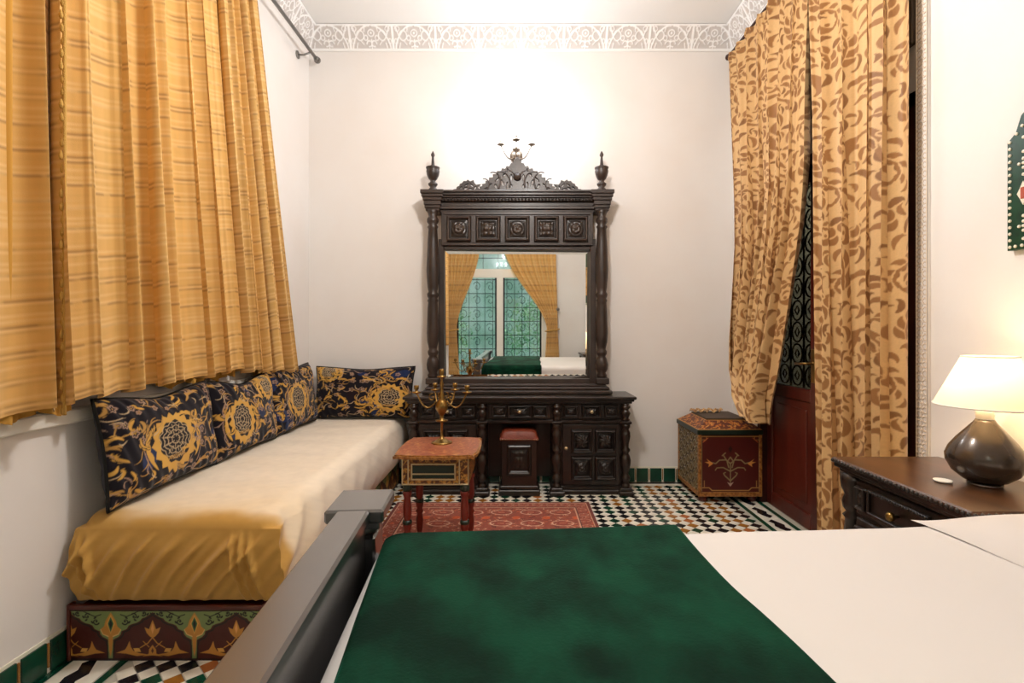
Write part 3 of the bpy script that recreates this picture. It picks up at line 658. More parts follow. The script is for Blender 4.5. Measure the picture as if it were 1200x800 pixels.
def mfn(u, v):
    """cloth-covered slab: middle of the grid is the top, the rims fold down the sides and the near end"""
    ku, kv = .30, .16
    au = np.clip(u/ku, 0, 1); bu = np.clip((1-u)/ku, 0, 1); av = np.clip(v/kv, 0, 1)     # 0 at the bottom hem, 1 at the top edge
    t = np.clip((u-ku)/(1-2*ku), 0, 1); x = mx0+(mx1-mx0)*t; y = my0+(my1-my0)*np.clip((v-kv)/(1-kv), 0, 1)
    dn = 1-np.minimum(np.minimum(au, bu), av)                                      # how far down the side
    r_ = .075; da = np.minimum(x-mx0, mx1-x); db = y-my0
    q = np.clip(np.hypot(np.clip(1-da/r_, 0, 1), np.clip(1-db/r_, 0, 1)), 0, 1)
    z = mz1-r_*.8*(1-np.sqrt(1-q*q*.98))-dn*(mz1-mz0-r_*.8*(q > 0))
    z = np.maximum(z, mz0)
    f = np.sin(pi*np.clip((z-mz0)/(mz1-mz0), 0, 1)**.85)
    x = x+.045*f*sstep(.12, 0, mx1-x)-.0*f; x = x+.018*(1-f)*sstep(.05, 0, x-mx0)+0*f
    y = y-.035*f*sstep(.10, 0, y-my0)
    near = (1-av)*sstep(0, .2, 1-av)
    m_ = sstep(.0, .3, 1-av)
    s_ = (x+1.3)*.80+(z-.38)*-.62                                                  # creases drawn down towards the left
    cr_ = sum(am*np.exp(-((s_-c_-.012*np.sin(z*12+c_*9))/w_)**2) for c_, w_, am in ((-.30, .012, .9), (-.20, .016, .8), (-.11, .012, 1), (-.03, .018, .9), (.05, .012, .7), (.13, .016, 1), (.20, .011, .7)))
    ce = sum(am*np.exp(-((x-c_-.03*np.sin(z*9))/w_)**2) for c_, w_, am in ((-1.02, .007, 1), (-.985, .008, 1), (-1.055, .008, .8), (-1.60, .010, 1), (-1.635, .008, .8)))
    y = y-m_*np.clip(f, 0, 1)**.6*(.024*cr_+.028*ce+.008*fbm(x*4, z*4, 2)+.0035*np.sin((x*.8-z*.62)*120+3*fbm(x*4, z*4, 6)))
    side = sstep(.03, 0, mx1-x)*(1-m_)
    x = x+side*.012*np.sin(y*26-z*26+4*fbm(y*3, z*6, 4))*np.exp(-np.maximum(y-my0, 0)*1.3)
    top_ = (dn <= 0); z = z+top_*(.008*(fbm(x*5, y*3, 5)-.5)+.003*np.sin(y*22+3*fbm(x*4, y*4, 2)))
    return x, y, z
CR_SHEEN = np.array(lin('#e8dccb')); OC = np.array(lin('#c4964c')); OC2 = np.array(lin('#dfbd84'))  # one ochre velour; its grazing sheen painted in as cream beyond the near end
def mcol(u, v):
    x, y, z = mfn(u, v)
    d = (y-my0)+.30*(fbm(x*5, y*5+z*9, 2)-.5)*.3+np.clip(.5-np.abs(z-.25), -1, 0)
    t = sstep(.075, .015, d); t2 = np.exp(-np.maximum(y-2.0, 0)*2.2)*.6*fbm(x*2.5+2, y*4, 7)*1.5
    c = CR_SHEEN+(OC2-CR_SHEEN)*np.clip(t2, 0, 1)[..., None]; c = c+(OC-c)*t[..., None]
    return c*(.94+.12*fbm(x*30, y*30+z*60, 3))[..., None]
tag(cgrid('mattress', 'attr_cloth', mfn, 420, 520, mcol, sofa, SO), 'mattress in an ochre velour sheet, cream sheen painted over all but the near end')
# ================================================================== cushions
NV = '#14101a'
def flower(p, x, y, R_, col, n=6):
    pts = [(x+R_*(1+.28*cos(n*a))*cos(a), y+R_*(1+.28*cos(n*a))*sin(a)) for a in np.linspace(0, 2*pi, 50)]; p.stroke(pts, 1.5, 1.5, col)
def cushion_art(seed, ox, big):
    p = Paint(420, 300, NV, wrap=False); rr = np.random.RandomState(seed); Y1 = '#cf9f4a'; Y2 = '#b98d4a'; PK = '#a78874'; W2 = '#c4ab86'
    for _ in range(8): p.disc(rr.randint(0, 420), rr.randint(0, 300), rr.randint(14, 28), lin('#1b2a50') if rr.rand() < .6 else lin('#1c0d14'), 1.6, rr.rand()*3)
    for cx, cy, s_ in big:
        cx += ox; n = 34; out = []; inn = []
        for k in range(n):
            a = 2*pi*k/n; jag = 1.0+(.14 if k % 2 else -.03); rx = 72*s_; ry = 90*s_
            out.append((cx+rx*jag*cos(a), cy+ry*jag*sin(a)))
        for k in range(40): a = 2*pi*k/40; inn.append((cx+54*s_*(1+.07*cos(9*a))*cos(a), cy+2+68*s_*(1+.07*cos(9*a))*sin(a)))
        p.poly(out, Y1); p.poly(inn, '#140f18')
        for r_, n_ in ((12, 5), (24, 7), (36, 9), (47, 11)):
            pts = [(cx+r_*s_*(1+.16*abs(cos(n_*a/2)))*cos(a), cy+6+r_*s_*1.1*(1+.16*abs(cos(n_*a/2)))*sin(a)) for a in np.linspace(0, 2*pi, 90)]; p.stroke(pts, 1.3, 1.3, W2)
            for k in range(n_):
                a = 2*pi*k/n_; p.stroke([(cx+r_*.6*s_*cos(a), cy+6+r_*.66*s_*sin(a)), (cx+r_*s_*cos(a), cy+6+r_*1.1*s_*sin(a))], 1, 1, W2)
        for k in range(-4, 5): p.stroke([(cx+k*6*s_, cy-42*s_), (cx+k*8*s_, cy-54*s_+abs(k))], 1.6, 2.2, Y2)
        for s2 in (-1, 1):
            p.curl(cx+s2*76*s_, cy-70*s_, pi/2-s2*.5, 150*s_, s2*.6, s2*2.8, 6, lin(Y1), 4, -s2); p.curl(cx+s2*92*s_, cy+10, pi/2-s2*.2, 110*s_, s2*1, s2*4, 3, lin(Y2), 2, s2)
            p.stroke([(cx+s2*(84+24*sin(a))*s_, cy+(-90+60*a)*s_) for a in np.linspace(0, 2.9, 30)], 1.4, 1.4, PK)
    for x in (ox+210+60, ox+210-250, ox-60, ox+410):
        for q in range(5): p.curl(x, 20+q*60, pi/2+(.6 if q % 2 else -.6), 76, (1 if q % 2 else -1)*.8, (1 if q % 2 else -1)*4, 5, lin(Y1 if q % 2 else Y2), 3, 1 if q % 2 else -1)
    hn = (2.2, lin(NV))
    for _ in range(190):
        x, y = rr.randint(2, 418), rr.randint(2, 298)
        if all(((x-cx-ox)/80)**2+((y-cy)/100)**2 > s_*s_*1.05 for cx, cy, s_ in big):
            k = rr.rand()
            if k < .22: flower(p, x, y, rr.randint(5, 10), PK, 5); p.disc(x, y, 2, lin(Y2))
            elif k < .5: p.curl(x, y, rr.rand()*6.3, rr.randint(34, 62), rr.uniform(-2, 2), rr.choice([-5, 5]), rr.uniform(3, 5), lin(rr.choice([Y1, Y1, Y2])), rr.randint(2, 4), rr.choice([-1, 1]), 'leaf', hn)
            else: p.curl(x, y, rr.rand()*6.3, rr.randint(30, 70), rr.uniform(-2, 2), rr.choice([-5, 5]), 1.5, lin(rr.choice([Y2, PK, W2])), rr.randint(0, 2), rr.choice([-1, 1]))
    p.blur(1); return p
def cushion(label, loc, rot, w_, h_, t_, art, dent=0.0):
    """upright cushion: local x across, z up, bulging along y; base edge at the origin"""
    root = thing('cushion', label, 'cushion', loc, 'patterned cushions along the sofa'); root.rotation_euler = rot
    def sh(sg):
        def fn(u, v):
            a = 2*u-1; b = 2*v-1
            pin = .055
            x = a*w_/2*(1-pin*(1-b*b)*abs(a)**2*1.0); z = h_/2+b*h_/2*(1-pin*(1-a*a)*np.abs(b)**2*1.4)
            e = np.clip((1-a**4)*(1-b**4), 0, 1)**.5
            y = sg*t_/2*e*(1+.10*np.sin(a*5+dent*3)*np.cos(b*4)); y = y+sg*.004*np.sin(a*40+b*9)*(1-e)*e*4
            z = z-dent*.10*np.exp(-(a/.45)**2)*sstep(-.2, 1, b)
            return x, y, z
        return fn
    cgrid('front', 'attr_cloth', sh(-1), 210, 150, lambda u, v: art.sample(u*.995, v*.995), root)
    cgrid('back', 'attr_cloth', sh(1), 40, 30, lambda u, v: np.broadcast_to(np.array(lin('#141726')), u.shape+(3,)), root, flip=True)
    f = sh(-1); s_ = np.linspace(0, 1, 24)
    P4 = [np.stack([*f(s_, 0*s_)], 1), np.stack([*f(0*s_+1, s_)], 1), np.stack([*f(1-s_, 0*s_+1)], 1), np.stack([*f(0*s_, 1-s_)], 1)]
    pts = np.concatenate([q[:-1] for q in P4]); MB().tube(pts, .007, 6, True).obj('piping', 'iron', root)
    return root
MZ = mz1+.002
A1 = cushion_art(3, 0, [(190, 135, 1.0)]); A2 = cushion_art(11, 0, [(120, 130, .95), (330, 250, .7)]); A3 = cushion_art(5, 0, [(170, 140, .9)]); A4 = cushion_art(21, 0, [(325, 110, .85), (60, 260, .6)])
tilt = radians(-8)
def wall_cushion(label, y0, y1, art, hh, dent, yaw=0, th=.145):
    w_ = y1-y0; cushion(label, (-1.575, (y0+y1)/2, MZ+.004), (tilt, 0, pi/2+yaw), w_, hh, th, art, dent)
wall_cushion('navy and gold cushion nearest the camera on the bench sofa', 1.965, 2.70, A1, .435, .25, .02)
wall_cushion('navy and gold cushion in the middle of the three along the wall', 2.69, 3.34, A2, .43, .3, -.01)
wall_cushion('navy and gold cushion in the far wall corner of the sofa', 3.33, 4.02, A3, .45, .2, .0)
cushion('navy and gold cushion against the back wall beside the dresser', (-1.22, 4.07, MZ+.006), (radians(-12), 0, 0), .80, .415, .14, A4, .12)
# ================================================================== carved relief patches
def carve(kind, nx=64, ny=64):
    """height field 0..1 of a carved panel, drawn with the painter"""
    p = Paint(nx, ny, '#000000', wrap=False); u, v = np.meshgrid(np.linspace(-1, 1, nx), np.linspace(-1, 1, ny)); m = np.maximum(np.abs(u), np.abs(v))
    fr = sstep(.98, .93, m)*sstep(.70, .78, m)*.7+sstep(.78, .80, m)*sstep(.88, .85, m)*.3
    pyr = np.clip((.66-m)/.66, 0, 1)*.75*(m < .66)
    r = np.hypot(u, v); th = np.arctan2(v, u)
    if kind == 'rosette': fl = .35*np.clip(1-r/.62, 0, 1)**.5*(.55+.45*np.abs(np.cos(3*th+r*4)))+.12*np.cos(r*22)*(r < .5)
    elif kind == 'leaf': fl = .35*sstep(.62, .4, m)*np.abs(np.sin(5*th+np.sin(r*9)))*sstep(.05, .2, r)
    else: fl = .30*sstep(.6, .4, m)*np.abs(np.sin(8*u)*np.cos(7*v))
    return np.clip(fr+pyr*.8+fl, 0, 1.2)
HF = {k: carve(k) for k in ('rosette', 'leaf', 'boss')}
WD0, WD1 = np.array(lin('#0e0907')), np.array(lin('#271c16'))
def relief_mesh(name, w_, h_, d, hf, n=40, c0=WD0, c1=WD1):
    p = Paint(64, 64, '#000000', wrap=False); p.a = np.repeat(hf[..., None], 3, 2).astype(np.float32)
    def f(u, v):
        return w_*(u-.5), -d*p.sample(u*.98, v*.98)[..., 0], h_*(v-.5)
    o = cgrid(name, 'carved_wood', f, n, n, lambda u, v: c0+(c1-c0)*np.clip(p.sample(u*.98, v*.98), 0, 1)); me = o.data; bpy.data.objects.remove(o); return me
def put(me, parent, loc, off, rz=0, name='carved_panel'):
    o = bpy.data.objects.new(name, me); C.objects.link(o); o.parent = parent; o.location = tuple(np.array(loc)-np.array(off)); o.rotation_euler[2] = rz; return o
# ================================================================== dresser
DO = (.03, 4.06, 0); CX = .025; FY = 3.915; BYk = 4.235
dr = thing('dresser', 'black carved wooden dresser with turned columns under the tall mirror', 'dresser', DO)
top = MB(DO).box(CX-.885, CX+.885, 3.86, BYk, .732, .755, .006).box(CX-.87, CX+.87, 3.872, BYk, .716, .734, .005).box(CX-.855, CX+.855, 3.886, BYk, .70, .718, .004)
top.obj('worktop', 'dark_wood', dr)
CO = [CX-.81, CX-.285, CX+.285, CX+.81]
bd = MB(DO)
for a, b in ((0, 1), (2, 3)): bd.box(CO[a]-.03, CO[b]+.03, FY+.02, BYk, .06, .70, .003)
bd.box(CO[1], CO[2], FY+.02, BYk, .57, .70, .003).box(CO[1], CO[2], BYk-.03, BYk, .06, .6, .002)
bd.obj('carcass', 'dark_wood', dr)
for a, b in ((0, 1), (2, 3)):
    pl = MB(DO).box(CO[a]-.04, CO[b]+.04, FY-.005, BYk, 0, .035, .006).box(CO[a]-.03, CO[b]+.03, FY+.01, BYk, .03, .065, .006)
    for x in (CO[a], CO[b]): pl.box(x-.058, x+.058, 3.862, FY+.05, 0, .036, .008).box(x-.045, x+.045, 3.875, FY+.05, .034, .06, .006)
    pl.obj('plinth', 'dark_wood', dr)
MB(DO).box(CO[0]-.03, CO[3]+.03, FY-.005, FY+.03, .545, .572, .006).obj('rail', 'dark_wood', dr).location = (0, 0, 0)
colp = [(.030, 0), (.036, .012), (.030, .025), (.020, .04), (.034, .06), (.037, .075), (.025, .095), (.019, .11), (.030, .14), (.038, .18), (.040, .21), (.030, .245), (.020, .262), (.034, .28), (.034, .292), (.020, .31), (.028, .35), (.037, .39), (.035, .42), (.022, .445), (.034, .46), (.036, .48), (.026, .49)]
upp = [(.026, 0), (.034, .01), (.022, .022), (.030, .04), (.038, .06), (.026, .08), (.020, .088), (.036, .10), (.036, .112), (.024, .12), (.030, .13)]
for x in CO:
    MB(DO).lathe(colp, x, 3.912, .058, 20, flute=10, fa=.03).obj('column', 'dark_wood', dr)
    MB(DO).box(x-.04, x+.04, 3.872, FY+.03, .546, .566, .004).lathe(upp, x, 3.912, .566, 20).obj('column', 'dark_wood', dr)
kn = [(.004, 0), (.006, .008), (.013, .014), (.014, .022), (.008, .028), (.001, .03)]
rm_s = relief_mesh('carved_panel', .115, .088, .022, HF['rosette']); rm_w = relief_mesh('carved_panel', .15, .095, .026, HF['leaf']); rm_m = relief_mesh('carved_panel', .20, .095, .026, HF['leaf'])
for a, b, mid in ((0, 1, 0), (1, 2, 1), (2, 3, 0)):
    x0, x1 = CO[a]+.045, CO[b]-.045; xc = (x0+x1)/2
    d_ = MB(DO).box(x0, x1, FY-.002, FY+.2, .580, .695, .004).obj('drawer', 'dark_wood', dr)
    for xx, me_ in ((xc-.155, rm_s), (xc, rm_m if mid else rm_w), (xc+.155, rm_s)): put(me_, d_, (xx, FY-.003, .638), DO)
    MB(DO).lathe(kn, xc, FY-.022, .640, 12, 'y').obj('knob', 'gold_knob', d_)
rm_d = relief_mesh('carved_panel', .165, .185, .03, HF['rosette'], 48); rm_d2 = relief_mesh('carved_panel', .165, .185, .03, HF['leaf'], 48)
for a, b, kx in ((0, 1, 1), (2, 3, -1)):
    x0, x1 = CO[a]+.045, CO[b]-.045; xc = (x0+x1)/2+(.018 if kx < 0 else -.018)
    d_ = MB(DO).box(x0, x1, FY-.002, FY+.03, .078, .535, .004).obj('door', 'dark_wood', dr)
    for i in (-1, 1):
        for j in (0, 1): put(rm_d if (i+j) % 2 else rm_d2, d_, (xc+i*.090, FY-.003, .205+j*.205), DO)
    MB(DO).lathe(kn, x0+.024 if kx < 0 else x1-.024, FY-.004, .36, 12, 'y').obj('knob', 'gold_knob', d_)
# ---- tall mirror hood standing on the dresser
MO = (.03, 4.12, .757); mr = thing('mirror', 'tall carved black mirror with columns, urn finials and pierced crest', 'mirror', MO)
XC = .008; MY = 4.10; zb = .757
st = MB(MO).box(XC-.745, XC+.745, 4.00, 4.235, zb, zb+.028, .006).box(XC-.725, XC+.725, 4.015, 4.235, zb+.028, zb+.055, .008).box(XC-.70, XC+.70, 4.03, 4.235, zb+.055, zb+.075, .006)
st.obj('base_moulding', 'hood_wood', mr)
for s_ in (-1, 1):
    x = XC+s_*.672
    MB(MO).box(x-.05, x+.05, 4.02, 4.13, zb+.075, zb+.125, .006).obj('pedestal', 'hood_wood', mr)
GX0, GX1, GZ0, GZ1 = XC-.588, XC+.588, .868, 1.905
fr = MB(MO).box(GX0-.045, GX0, 4.11, 4.22, zb+.07, 1.99, .004).box(GX1, GX1+.045, 4.11, 4.22, zb+.07, 1.99, .004).box(GX0, GX1, 4.11, 4.22, zb+.07, GZ0, .004).box(GX0, GX1, 4.11, 4.22, GZ1, GZ1+.03, .004)
fr.box(GX0-.01, GX1+.01, 4.17, 4.22, .86, 1.92, 0); fr.obj('frame', 'hood_wood', mr)
ga, gb = .020, -.0145
def gp(x, z, d=0): return (x, 4.150+ga*(x-XC)+gb*(z-1.39)+d, z)
bv = .032
g = MB(MO); V = [gp(GX0, GZ0, .004), gp(GX1, GZ0, .004), gp(GX1, GZ1, .004), gp(GX0, GZ1, .004), gp(GX0+bv, GZ0+bv), gp(GX1-bv, GZ0+bv), gp(GX1-bv, GZ1-bv), gp(GX0+bv, GZ1-bv)]
g.add(V, [(4, 5, 6, 7), (0, 1, 5, 4), (1, 2, 6, 5), (2, 3, 7, 6), (3, 0, 4, 7)]); o = g.obj('mirror_glass', 'mirror_glass', mr); tag(o, 'bevelled mirror glass')
# columns
cp_ = [(.034, 0), (.040, .02), (.030, .035), (.044, .06), (.048, .09), (.040, .125), (.028, .145), (.038, .16), (.040, .175), (.030, .19), (.034, .21), (.042, .24), (.046, .30), (.040, .46), (.036, .50), (.042, .512), (.034, .526), (.042, .54), (.044, .555), (.034, .57), (.040, .60), (.046, .66), (.048, .72), (.040, .90), (.034, .985), (.042, .998), (.030, 1.012), (.044, 1.03), (.044, 1.05), (.030, 1.065), (.038, 1.09), (.042, 1.11)]
for s_ in (-1, 1): MB(MO).lathe([(r, z*1.205) for r, z in cp_], XC+s_*.672, 4.075, zb+.12, 24, flute=12, fa=.05).obj('column', 'hood_wood', mr)
# frieze, with five carved panels
MB(MO).box(GX0-.02, GX1+.02, 4.095, 4.22, 1.935, 2.21, .004).box(GX0, GX1, 4.085, 4.12, 1.935, 1.955, .003).box(GX0, GX1, 4.085, 4.12, 2.18, 2.205, .003).obj('frieze', 'hood_wood', mr)
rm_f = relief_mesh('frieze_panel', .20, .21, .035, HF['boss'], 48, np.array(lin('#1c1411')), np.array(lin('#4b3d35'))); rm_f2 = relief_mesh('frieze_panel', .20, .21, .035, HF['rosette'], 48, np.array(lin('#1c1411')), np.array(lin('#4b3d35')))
for k in range(5): put(rm_f2 if k % 2 == 0 else rm_f, mr, (XC-.466+k*.233, 4.094, 2.067), MO, 0, 'frieze_panel')
# cornice with end blocks
cn = MB(MO)
prof = [(.08, 2.205, 2.225), (.10, 2.225, 2.25), (.085, 2.25, 2.285), (.115, 2.285, 2.31), (.13, 2.31, 2.325), (.15, 2.325, 2.345), (.165, 2.345, 2.362)]
for d_, z0, z1 in prof: cn.box(XC-.62, XC+.62, 4.185-d_, 4.235, z0, z1, .004)
for k in range(46): x = XC-.60+k*1.2/45; cn.lathe([(.002, -.009), (.010, -.004), (.010, .004), (.002, .009)], x, 4.185-.128, 2.298, 8)
cn.obj('cornice', 'hood_wood', mr)
for s_ in (-1, 1):
    eb = MB(MO); x = XC+s_*.672
    for hw, z0, z1 in ((.055, 2.205, 2.225), (.062, 2.225, 2.25), (.068, 2.25, 2.285), (.076, 2.285, 2.31), (.084, 2.31, 2.335), (.092, 2.335, 2.366)): eb.box(x-hw, x+hw, 4.12-hw-.01, 4.235, z0, z1, .004)
    eb.obj('end_block', 'hood_wood', mr)
    MB(MO).lathe([(.034, 0), (.040, .012), (.030, .024), (.022, .034), (.036, .05), (.038, .062), (.022, .075), (.020, .085), (.034, .10), (.048, .13), (.054, .16), (.050, .175), (.056, .184), (.056, .192), (.030, .20), (.014, .212), (.011, .25), (.009, .275), (.015, .285), (.016, .295), (.008, .312), (.001, .325)], x, 4.08, 2.362, 18).obj('finial', 'hood_wood', mr)
# pierced crest cut from board
def crest(name, outer, holes, y0, th, parent, m_):
    cu = bpy.data.curves.new(name, 'CURVE'); cu.dimensions = '2D'; cu.fill_mode = 'BOTH'; cu.extrude = th/2; cu.bevel_depth = .003; cu.bevel_resolution = 1
    for pl_ in [outer]+holes:
        sp = cu.splines.new('POLY'); sp.points.add(len(pl_)-1); sp.use_cyclic_u = True
        for i, (x, z) in enumerate(pl_): sp.points[i].co = (x, z, 0, 1)
    t_ = bpy.data.objects.new(name, cu); C.objects.link(t_); dg = bpy.context.evaluated_depsgraph_get()
    me = bpy.data.meshes.new_from_object(t_.evaluated_get(dg)); bpy.data.objects.remove(t_)
    me.materials.clear(); me.materials.append(MATS[m_]); o = bpy.data.objects.new(name, me); C.objects.link(o); o.parent = parent
    o.rotation_euler = (pi/2, 0, 0); o.location = (-MO[0], y0-MO[1], 2.362-MO[2]); return o
def ell(cx, cz, a, b, r, n=14): return [(cx+a*cos(t)*cos(r)-b*sin(t)*sin(r), cz+a*cos(t)*sin(r)+b*sin(t)*cos(r)) for t in np.linspace(0, 2*pi, n+1)[:-1]]
hp = [(.31, .0), (.315, .014), (.295, .022), (.30, .036), (.275, .040), (.278, .056), (.25, .062), (.25, .082), (.222, .085), (.222, .108), (.190, .110), (.192, .135), (.160, .134), (.158, .160), (.128, .158), (.120, .182), (.095, .178), (.085, .200), (.062, .198), (.050, .222), (.030, .226), (.026, .244), (.018, .256), (0, .272)]
outer = [(XC+x, z) for x, z in hp]+[(XC-x, z) for x, z in hp[::-1][1:]]
hl = []
for s_ in (-1, 1):
    for cx, cz, a, b, r in ((.050, .10, .011, .035, .1), (.048, .034, .010, .020, 0), (.105, .125, .020, .009, -.8), (.118, .062, .013, .030, -.3), (.160, .088, .026, .009, -.85), (.170, .035, .012, .022, -.4), (.215, .045, .022, .008, -.8), (.082, .045, .008, .03, .1), (.075, .165, .008, .016, -.5), (.250, .020, .016, .006, -.5)): hl.append(ell(XC+s_*cx, cz+.006, a, b, r*s_))
cr = crest('crest', outer, hl, 4.09, .03, mr, 'hood_wood')
for s_ in (-1, 1):
    mb = MB(MO)
    for (x, z, a0, L_, c0, c1, r_) in ((.06, .03, 1.7, .22, -1, -5, .009), (.15, .02, 2.0, .20, -1, -5, .009), (.24, .012, 2.1, .13, -1, -5, .007), (.02, .12, 1.2, .14, -1.5, -5, .007)):
        pts = []; px, pz, a = x, z, a0
        for i in range(18): pts.append((XC+s_*px, 4.072, 2.362+pz)); px += L_/18*cos(a); pz += L_/18*sin(a); a += (c0+(c1-c0)*i/18)/18
        mb.tube(pts, [r_*(1-.5*i/17) for i in range(18)], 6)
    mb.obj('scroll_carving', 'hood_wood', mr)
MB(MO).lathe([(.002, 0), (.03, .004), (.034, .012), (.02, .02), (.012, .026), (.001, .03)], XC, 4.078, 2.362+.115, 12, 'y').obj('carved_boss', 'hood_wood', mr)
so_p = [(.285, 0), (.290, .016), (.305, .012), (.315, .040), (.300, .055), (.330, .052), (.345, .070), (.350, .088), (.375, .078), (.395, .092), (.405, .080), (.425, .082), (.440, .064), (.455, .060), (.462, .042), (.478, .036), (.484, .018), (.505, .016), (.520, .006), (.530, 0)]
for s_ in (-1, 1):
    ol = [(XC+s_*x, z) for x, z in so_p]
    hs_ = [ell(XC+s_*cx, cz, a, b, r*s_) for cx, cz, a, b, r in ((.335, .030, .008, .018, .3), (.362, .048, .022, .007, .8), (.372, .018, .018, .009, .3), (.405, .052, .022, .008, -.5), (.412, .024, .018, .010, -.3), (.448, .030, .016, .008, -.7), (.480, .010, .012, .005, -.2))]
    crest('side_scroll', ol, hs_, 4.09, .026, mr, 'hood_wood')
# ---- stool in the kneehole
so_ = (.022, 3.98, 0); sl = thing('stool', 'small black carved box stool with a brown leather seat', 'stool', so_)
MB(so_).box(-.135, .18, 3.875, 4.10, 0, .045, .006).box(-.125, .17, 3.885, 4.09, .045, .075, .006).obj('plinth', 'dark_wood', sl)
MB(so_).box(-.113, .157, 3.895, 4.075, .07, .425, .004).obj('box', 'dark_wood', sl)
put(relief_mesh('carved_panel', .19, .24, .02, HF['boss'], 48), sl, (.022, 3.894, .27), so_)
mb = MB(so_)
def seatf(u, v):
    a = 2*u-1; b = 2*v-1; e = np.clip((1-a**6)*(1-b**6), 0, 1)**.5; return .022+a*.148*(1-.02*(1-e)), 3.985+b*.108, .425+.075*e
mb.hgrid(seatf, 24, 20).box(-.127, .171, 3.877, 4.093, .42, .44, .006)
s_ = mb.obj('seat', 'leather', sl)
mb = MB(so_)
for k in range(22): mb.lathe([(.001, 0), (.004, .002), (.001, .004)], -.12+k*.0135, 3.876, .43, 6, 'y')
mb.obj('nail_trim', 'gold_knob', sl)
# ================================================================== wall sconce
WO = (.0, 4.25, 2.70); sn = thing('wall_sconce', 'three-armed brass wall sconce glowing white above the mirror', 'wall lamp', WO)
mat('sconce_brass', '#77695a', .4, .9)
MB(WO).lathe([(.05, 0), (.055, .012), (.035, .02), (.018, .03)], 0, 4.25, 2.70, 18, 'y').lathe([(.001, -.06), (.014, -.045), (.026, -.025), (.030, 0), (.022, .02), (.012, .03), (.030, .045), (.033, .055), (.015, .065)], 0, 4.18, 2.68, 16).tube([(0, 4.25, 2.69), (0, 4.18, 2.69)], .01, 8).obj('body', 'sconce_brass', sn)
for dx, dy in ((-.125, -.05), (0, -.15), (.125, -.05)):
    pts = [(dx*t, 4.18+dy*t, 2.68-.035*sin(pi*min(1, t*1.1))+.065*t**3) for t in np.linspace(0, 1, 14)]
    a_ = MB(WO).tube(pts, .006, 8).obj('arm', 'sconce_brass', sn); x, y, z = pts[-1]
    MB(WO).lathe([(.008, 0), (.030, .006), (.032, .012), (.012, .014), (.012, .045), (.013, .047)], x, y, z, 14).obj('cup', 'sconce_brass', a_)
    MB(WO).lathe([(.008, 0), (.017, .015), (.018, .03), (.010, .055), (.002, .075)], x, y, z+.046, 12).obj('bulb', 'bulb', a_)
    l = bpy.data.lights.new('sconce_light', 'POINT'); l.energy = SCONCE_W/3; l.color = (.86, .93, 1.0); l.shadow_soft_size = .03
    lo = bpy.data.objects.new('sconce_light', l); C.objects.link(lo); lo.location = (x, y-.03, z+.13)
# ================================================================== painted side table and candelabra
TO = (-.43, 2.92, .012); tb = thing('side_table', 'small painted Moroccan side table with red turned legs on the rug', 'table', TO)
def ogee(w_, d_, x0, y0, amp):
    pts = []; n = 14
    for (ax, ay), (bx_, by_) in (((-1, -1), (1, -1)), ((1, -1), (1, 1)), ((1, 1), (-1, 1)), ((-1, 1), (-1, -1))):
        for k in range(n):
            t = k/n; x = ax+(bx_-ax)*t; y = ay+(by_-ay)*t; q = .0 if t == 0 else 1
            dd = amp*(-1 if t < .12 or t > .88 else (.9*sin((t-.12)/.76*pi)**.6-.2))*-1
            nx_, ny_ = (0, -1) if ay == by_ == -1 else (1, 0) if ax == bx_ == 1 else (0, 1) if ay == by_ == 1 else (-1, 0)
            pts.append((x0+x*w_/2+nx_*dd*-1, y0+y*d_/2+ny_*dd*-1))
    return pts
pt = Paint(200, 200, '#8f4526', wrap=True)
for k in range(150): pt.curl(RNG.randint(200), RNG.randint(200), RNG.rand()*6.3, 26, RNG.choice([-3, 3]), RNG.choice([-6, 6]), 2.2, lin(RNG.choice(['#b8713f', '#a35a35', '#6e2c18', '#c08a4e'])), 1, 1)
pt.blur(1)
pg_ = Paint(200, 200, '#5c3216', wrap=True)
for k in range(170): pg_.curl(RNG.randint(200), RNG.randint(200), RNG.rand()*6.3, 26, RNG.choice([-3, 3]), RNG.choice([-6, 6]), 2.6, lin(RNG.choice(['#cf9440', '#d8a450', '#b8772f'])), 1, 1)
pg_.blur(1)
tp = MB(TO).prism(ogee(.44, .48, -.43, 2.92, .012), .578, .592).prism(ogee(.425, .465, -.43, 2.92, .010), .592, .598); tp.obj('tabletop', 'gold_frame', tb)
og = np.array(ogee(.415, .455, -.43, 2.92, .010))
def ttf(u, v):
    # polar grid from the centre out to the shaped edge
    idx = u*(len(og)); i = np.floor(idx).astype(int) % len(og); f = idx-np.floor(idx); e = og[i]*(1-f)[..., None]+og[(i+1) % len(og)]*f[..., None]
    return -.43+(e[..., 0]+.43)*v, 2.92+(e[..., 1]-2.92)*v, np.full_like(u, .5985)
cgrid('painted_top', 'attr_paint', ttf, 113, 40, lambda u, v: pt.sample(ttf(u, v)[0]*4, ttf(u, v)[1]*4), tb, TO, flip=False)
AX0, AX1, AY0, AY1 = -.43-.178, -.43+.178, 2.92-.20, 2.92+.20
def apron(name, fx, nu, parent=tb): return cgrid(name, 'attr_paint', fx, nu, 30, lambda u, v: pg_.sample((fx(u, v)[0]+fx(u, v)[1])*5, v*.7), parent, TO)
ap = MB(TO).box(AX0+.004, AX1-.004, AY0+.004, AY1-.004, .435, .578, 0).obj('apron', 'gold_frame', tb)
apron('painted_apron', lambda u, v: (AX0+(AX1-AX0)*u, np.full_like(u, AY0), .435+.143*v), 80); apron('painted_apron', lambda u, v: (np.full_like(u, AX1), AY0+(AY1-AY0)*u, .435+.143*v), 80)
dw = MB(TO).box(AX0+.045, AX1-.065, AY0-.004, AY0+.01, .458, .553, .002).obj('drawer', 'gold_frame', tb)
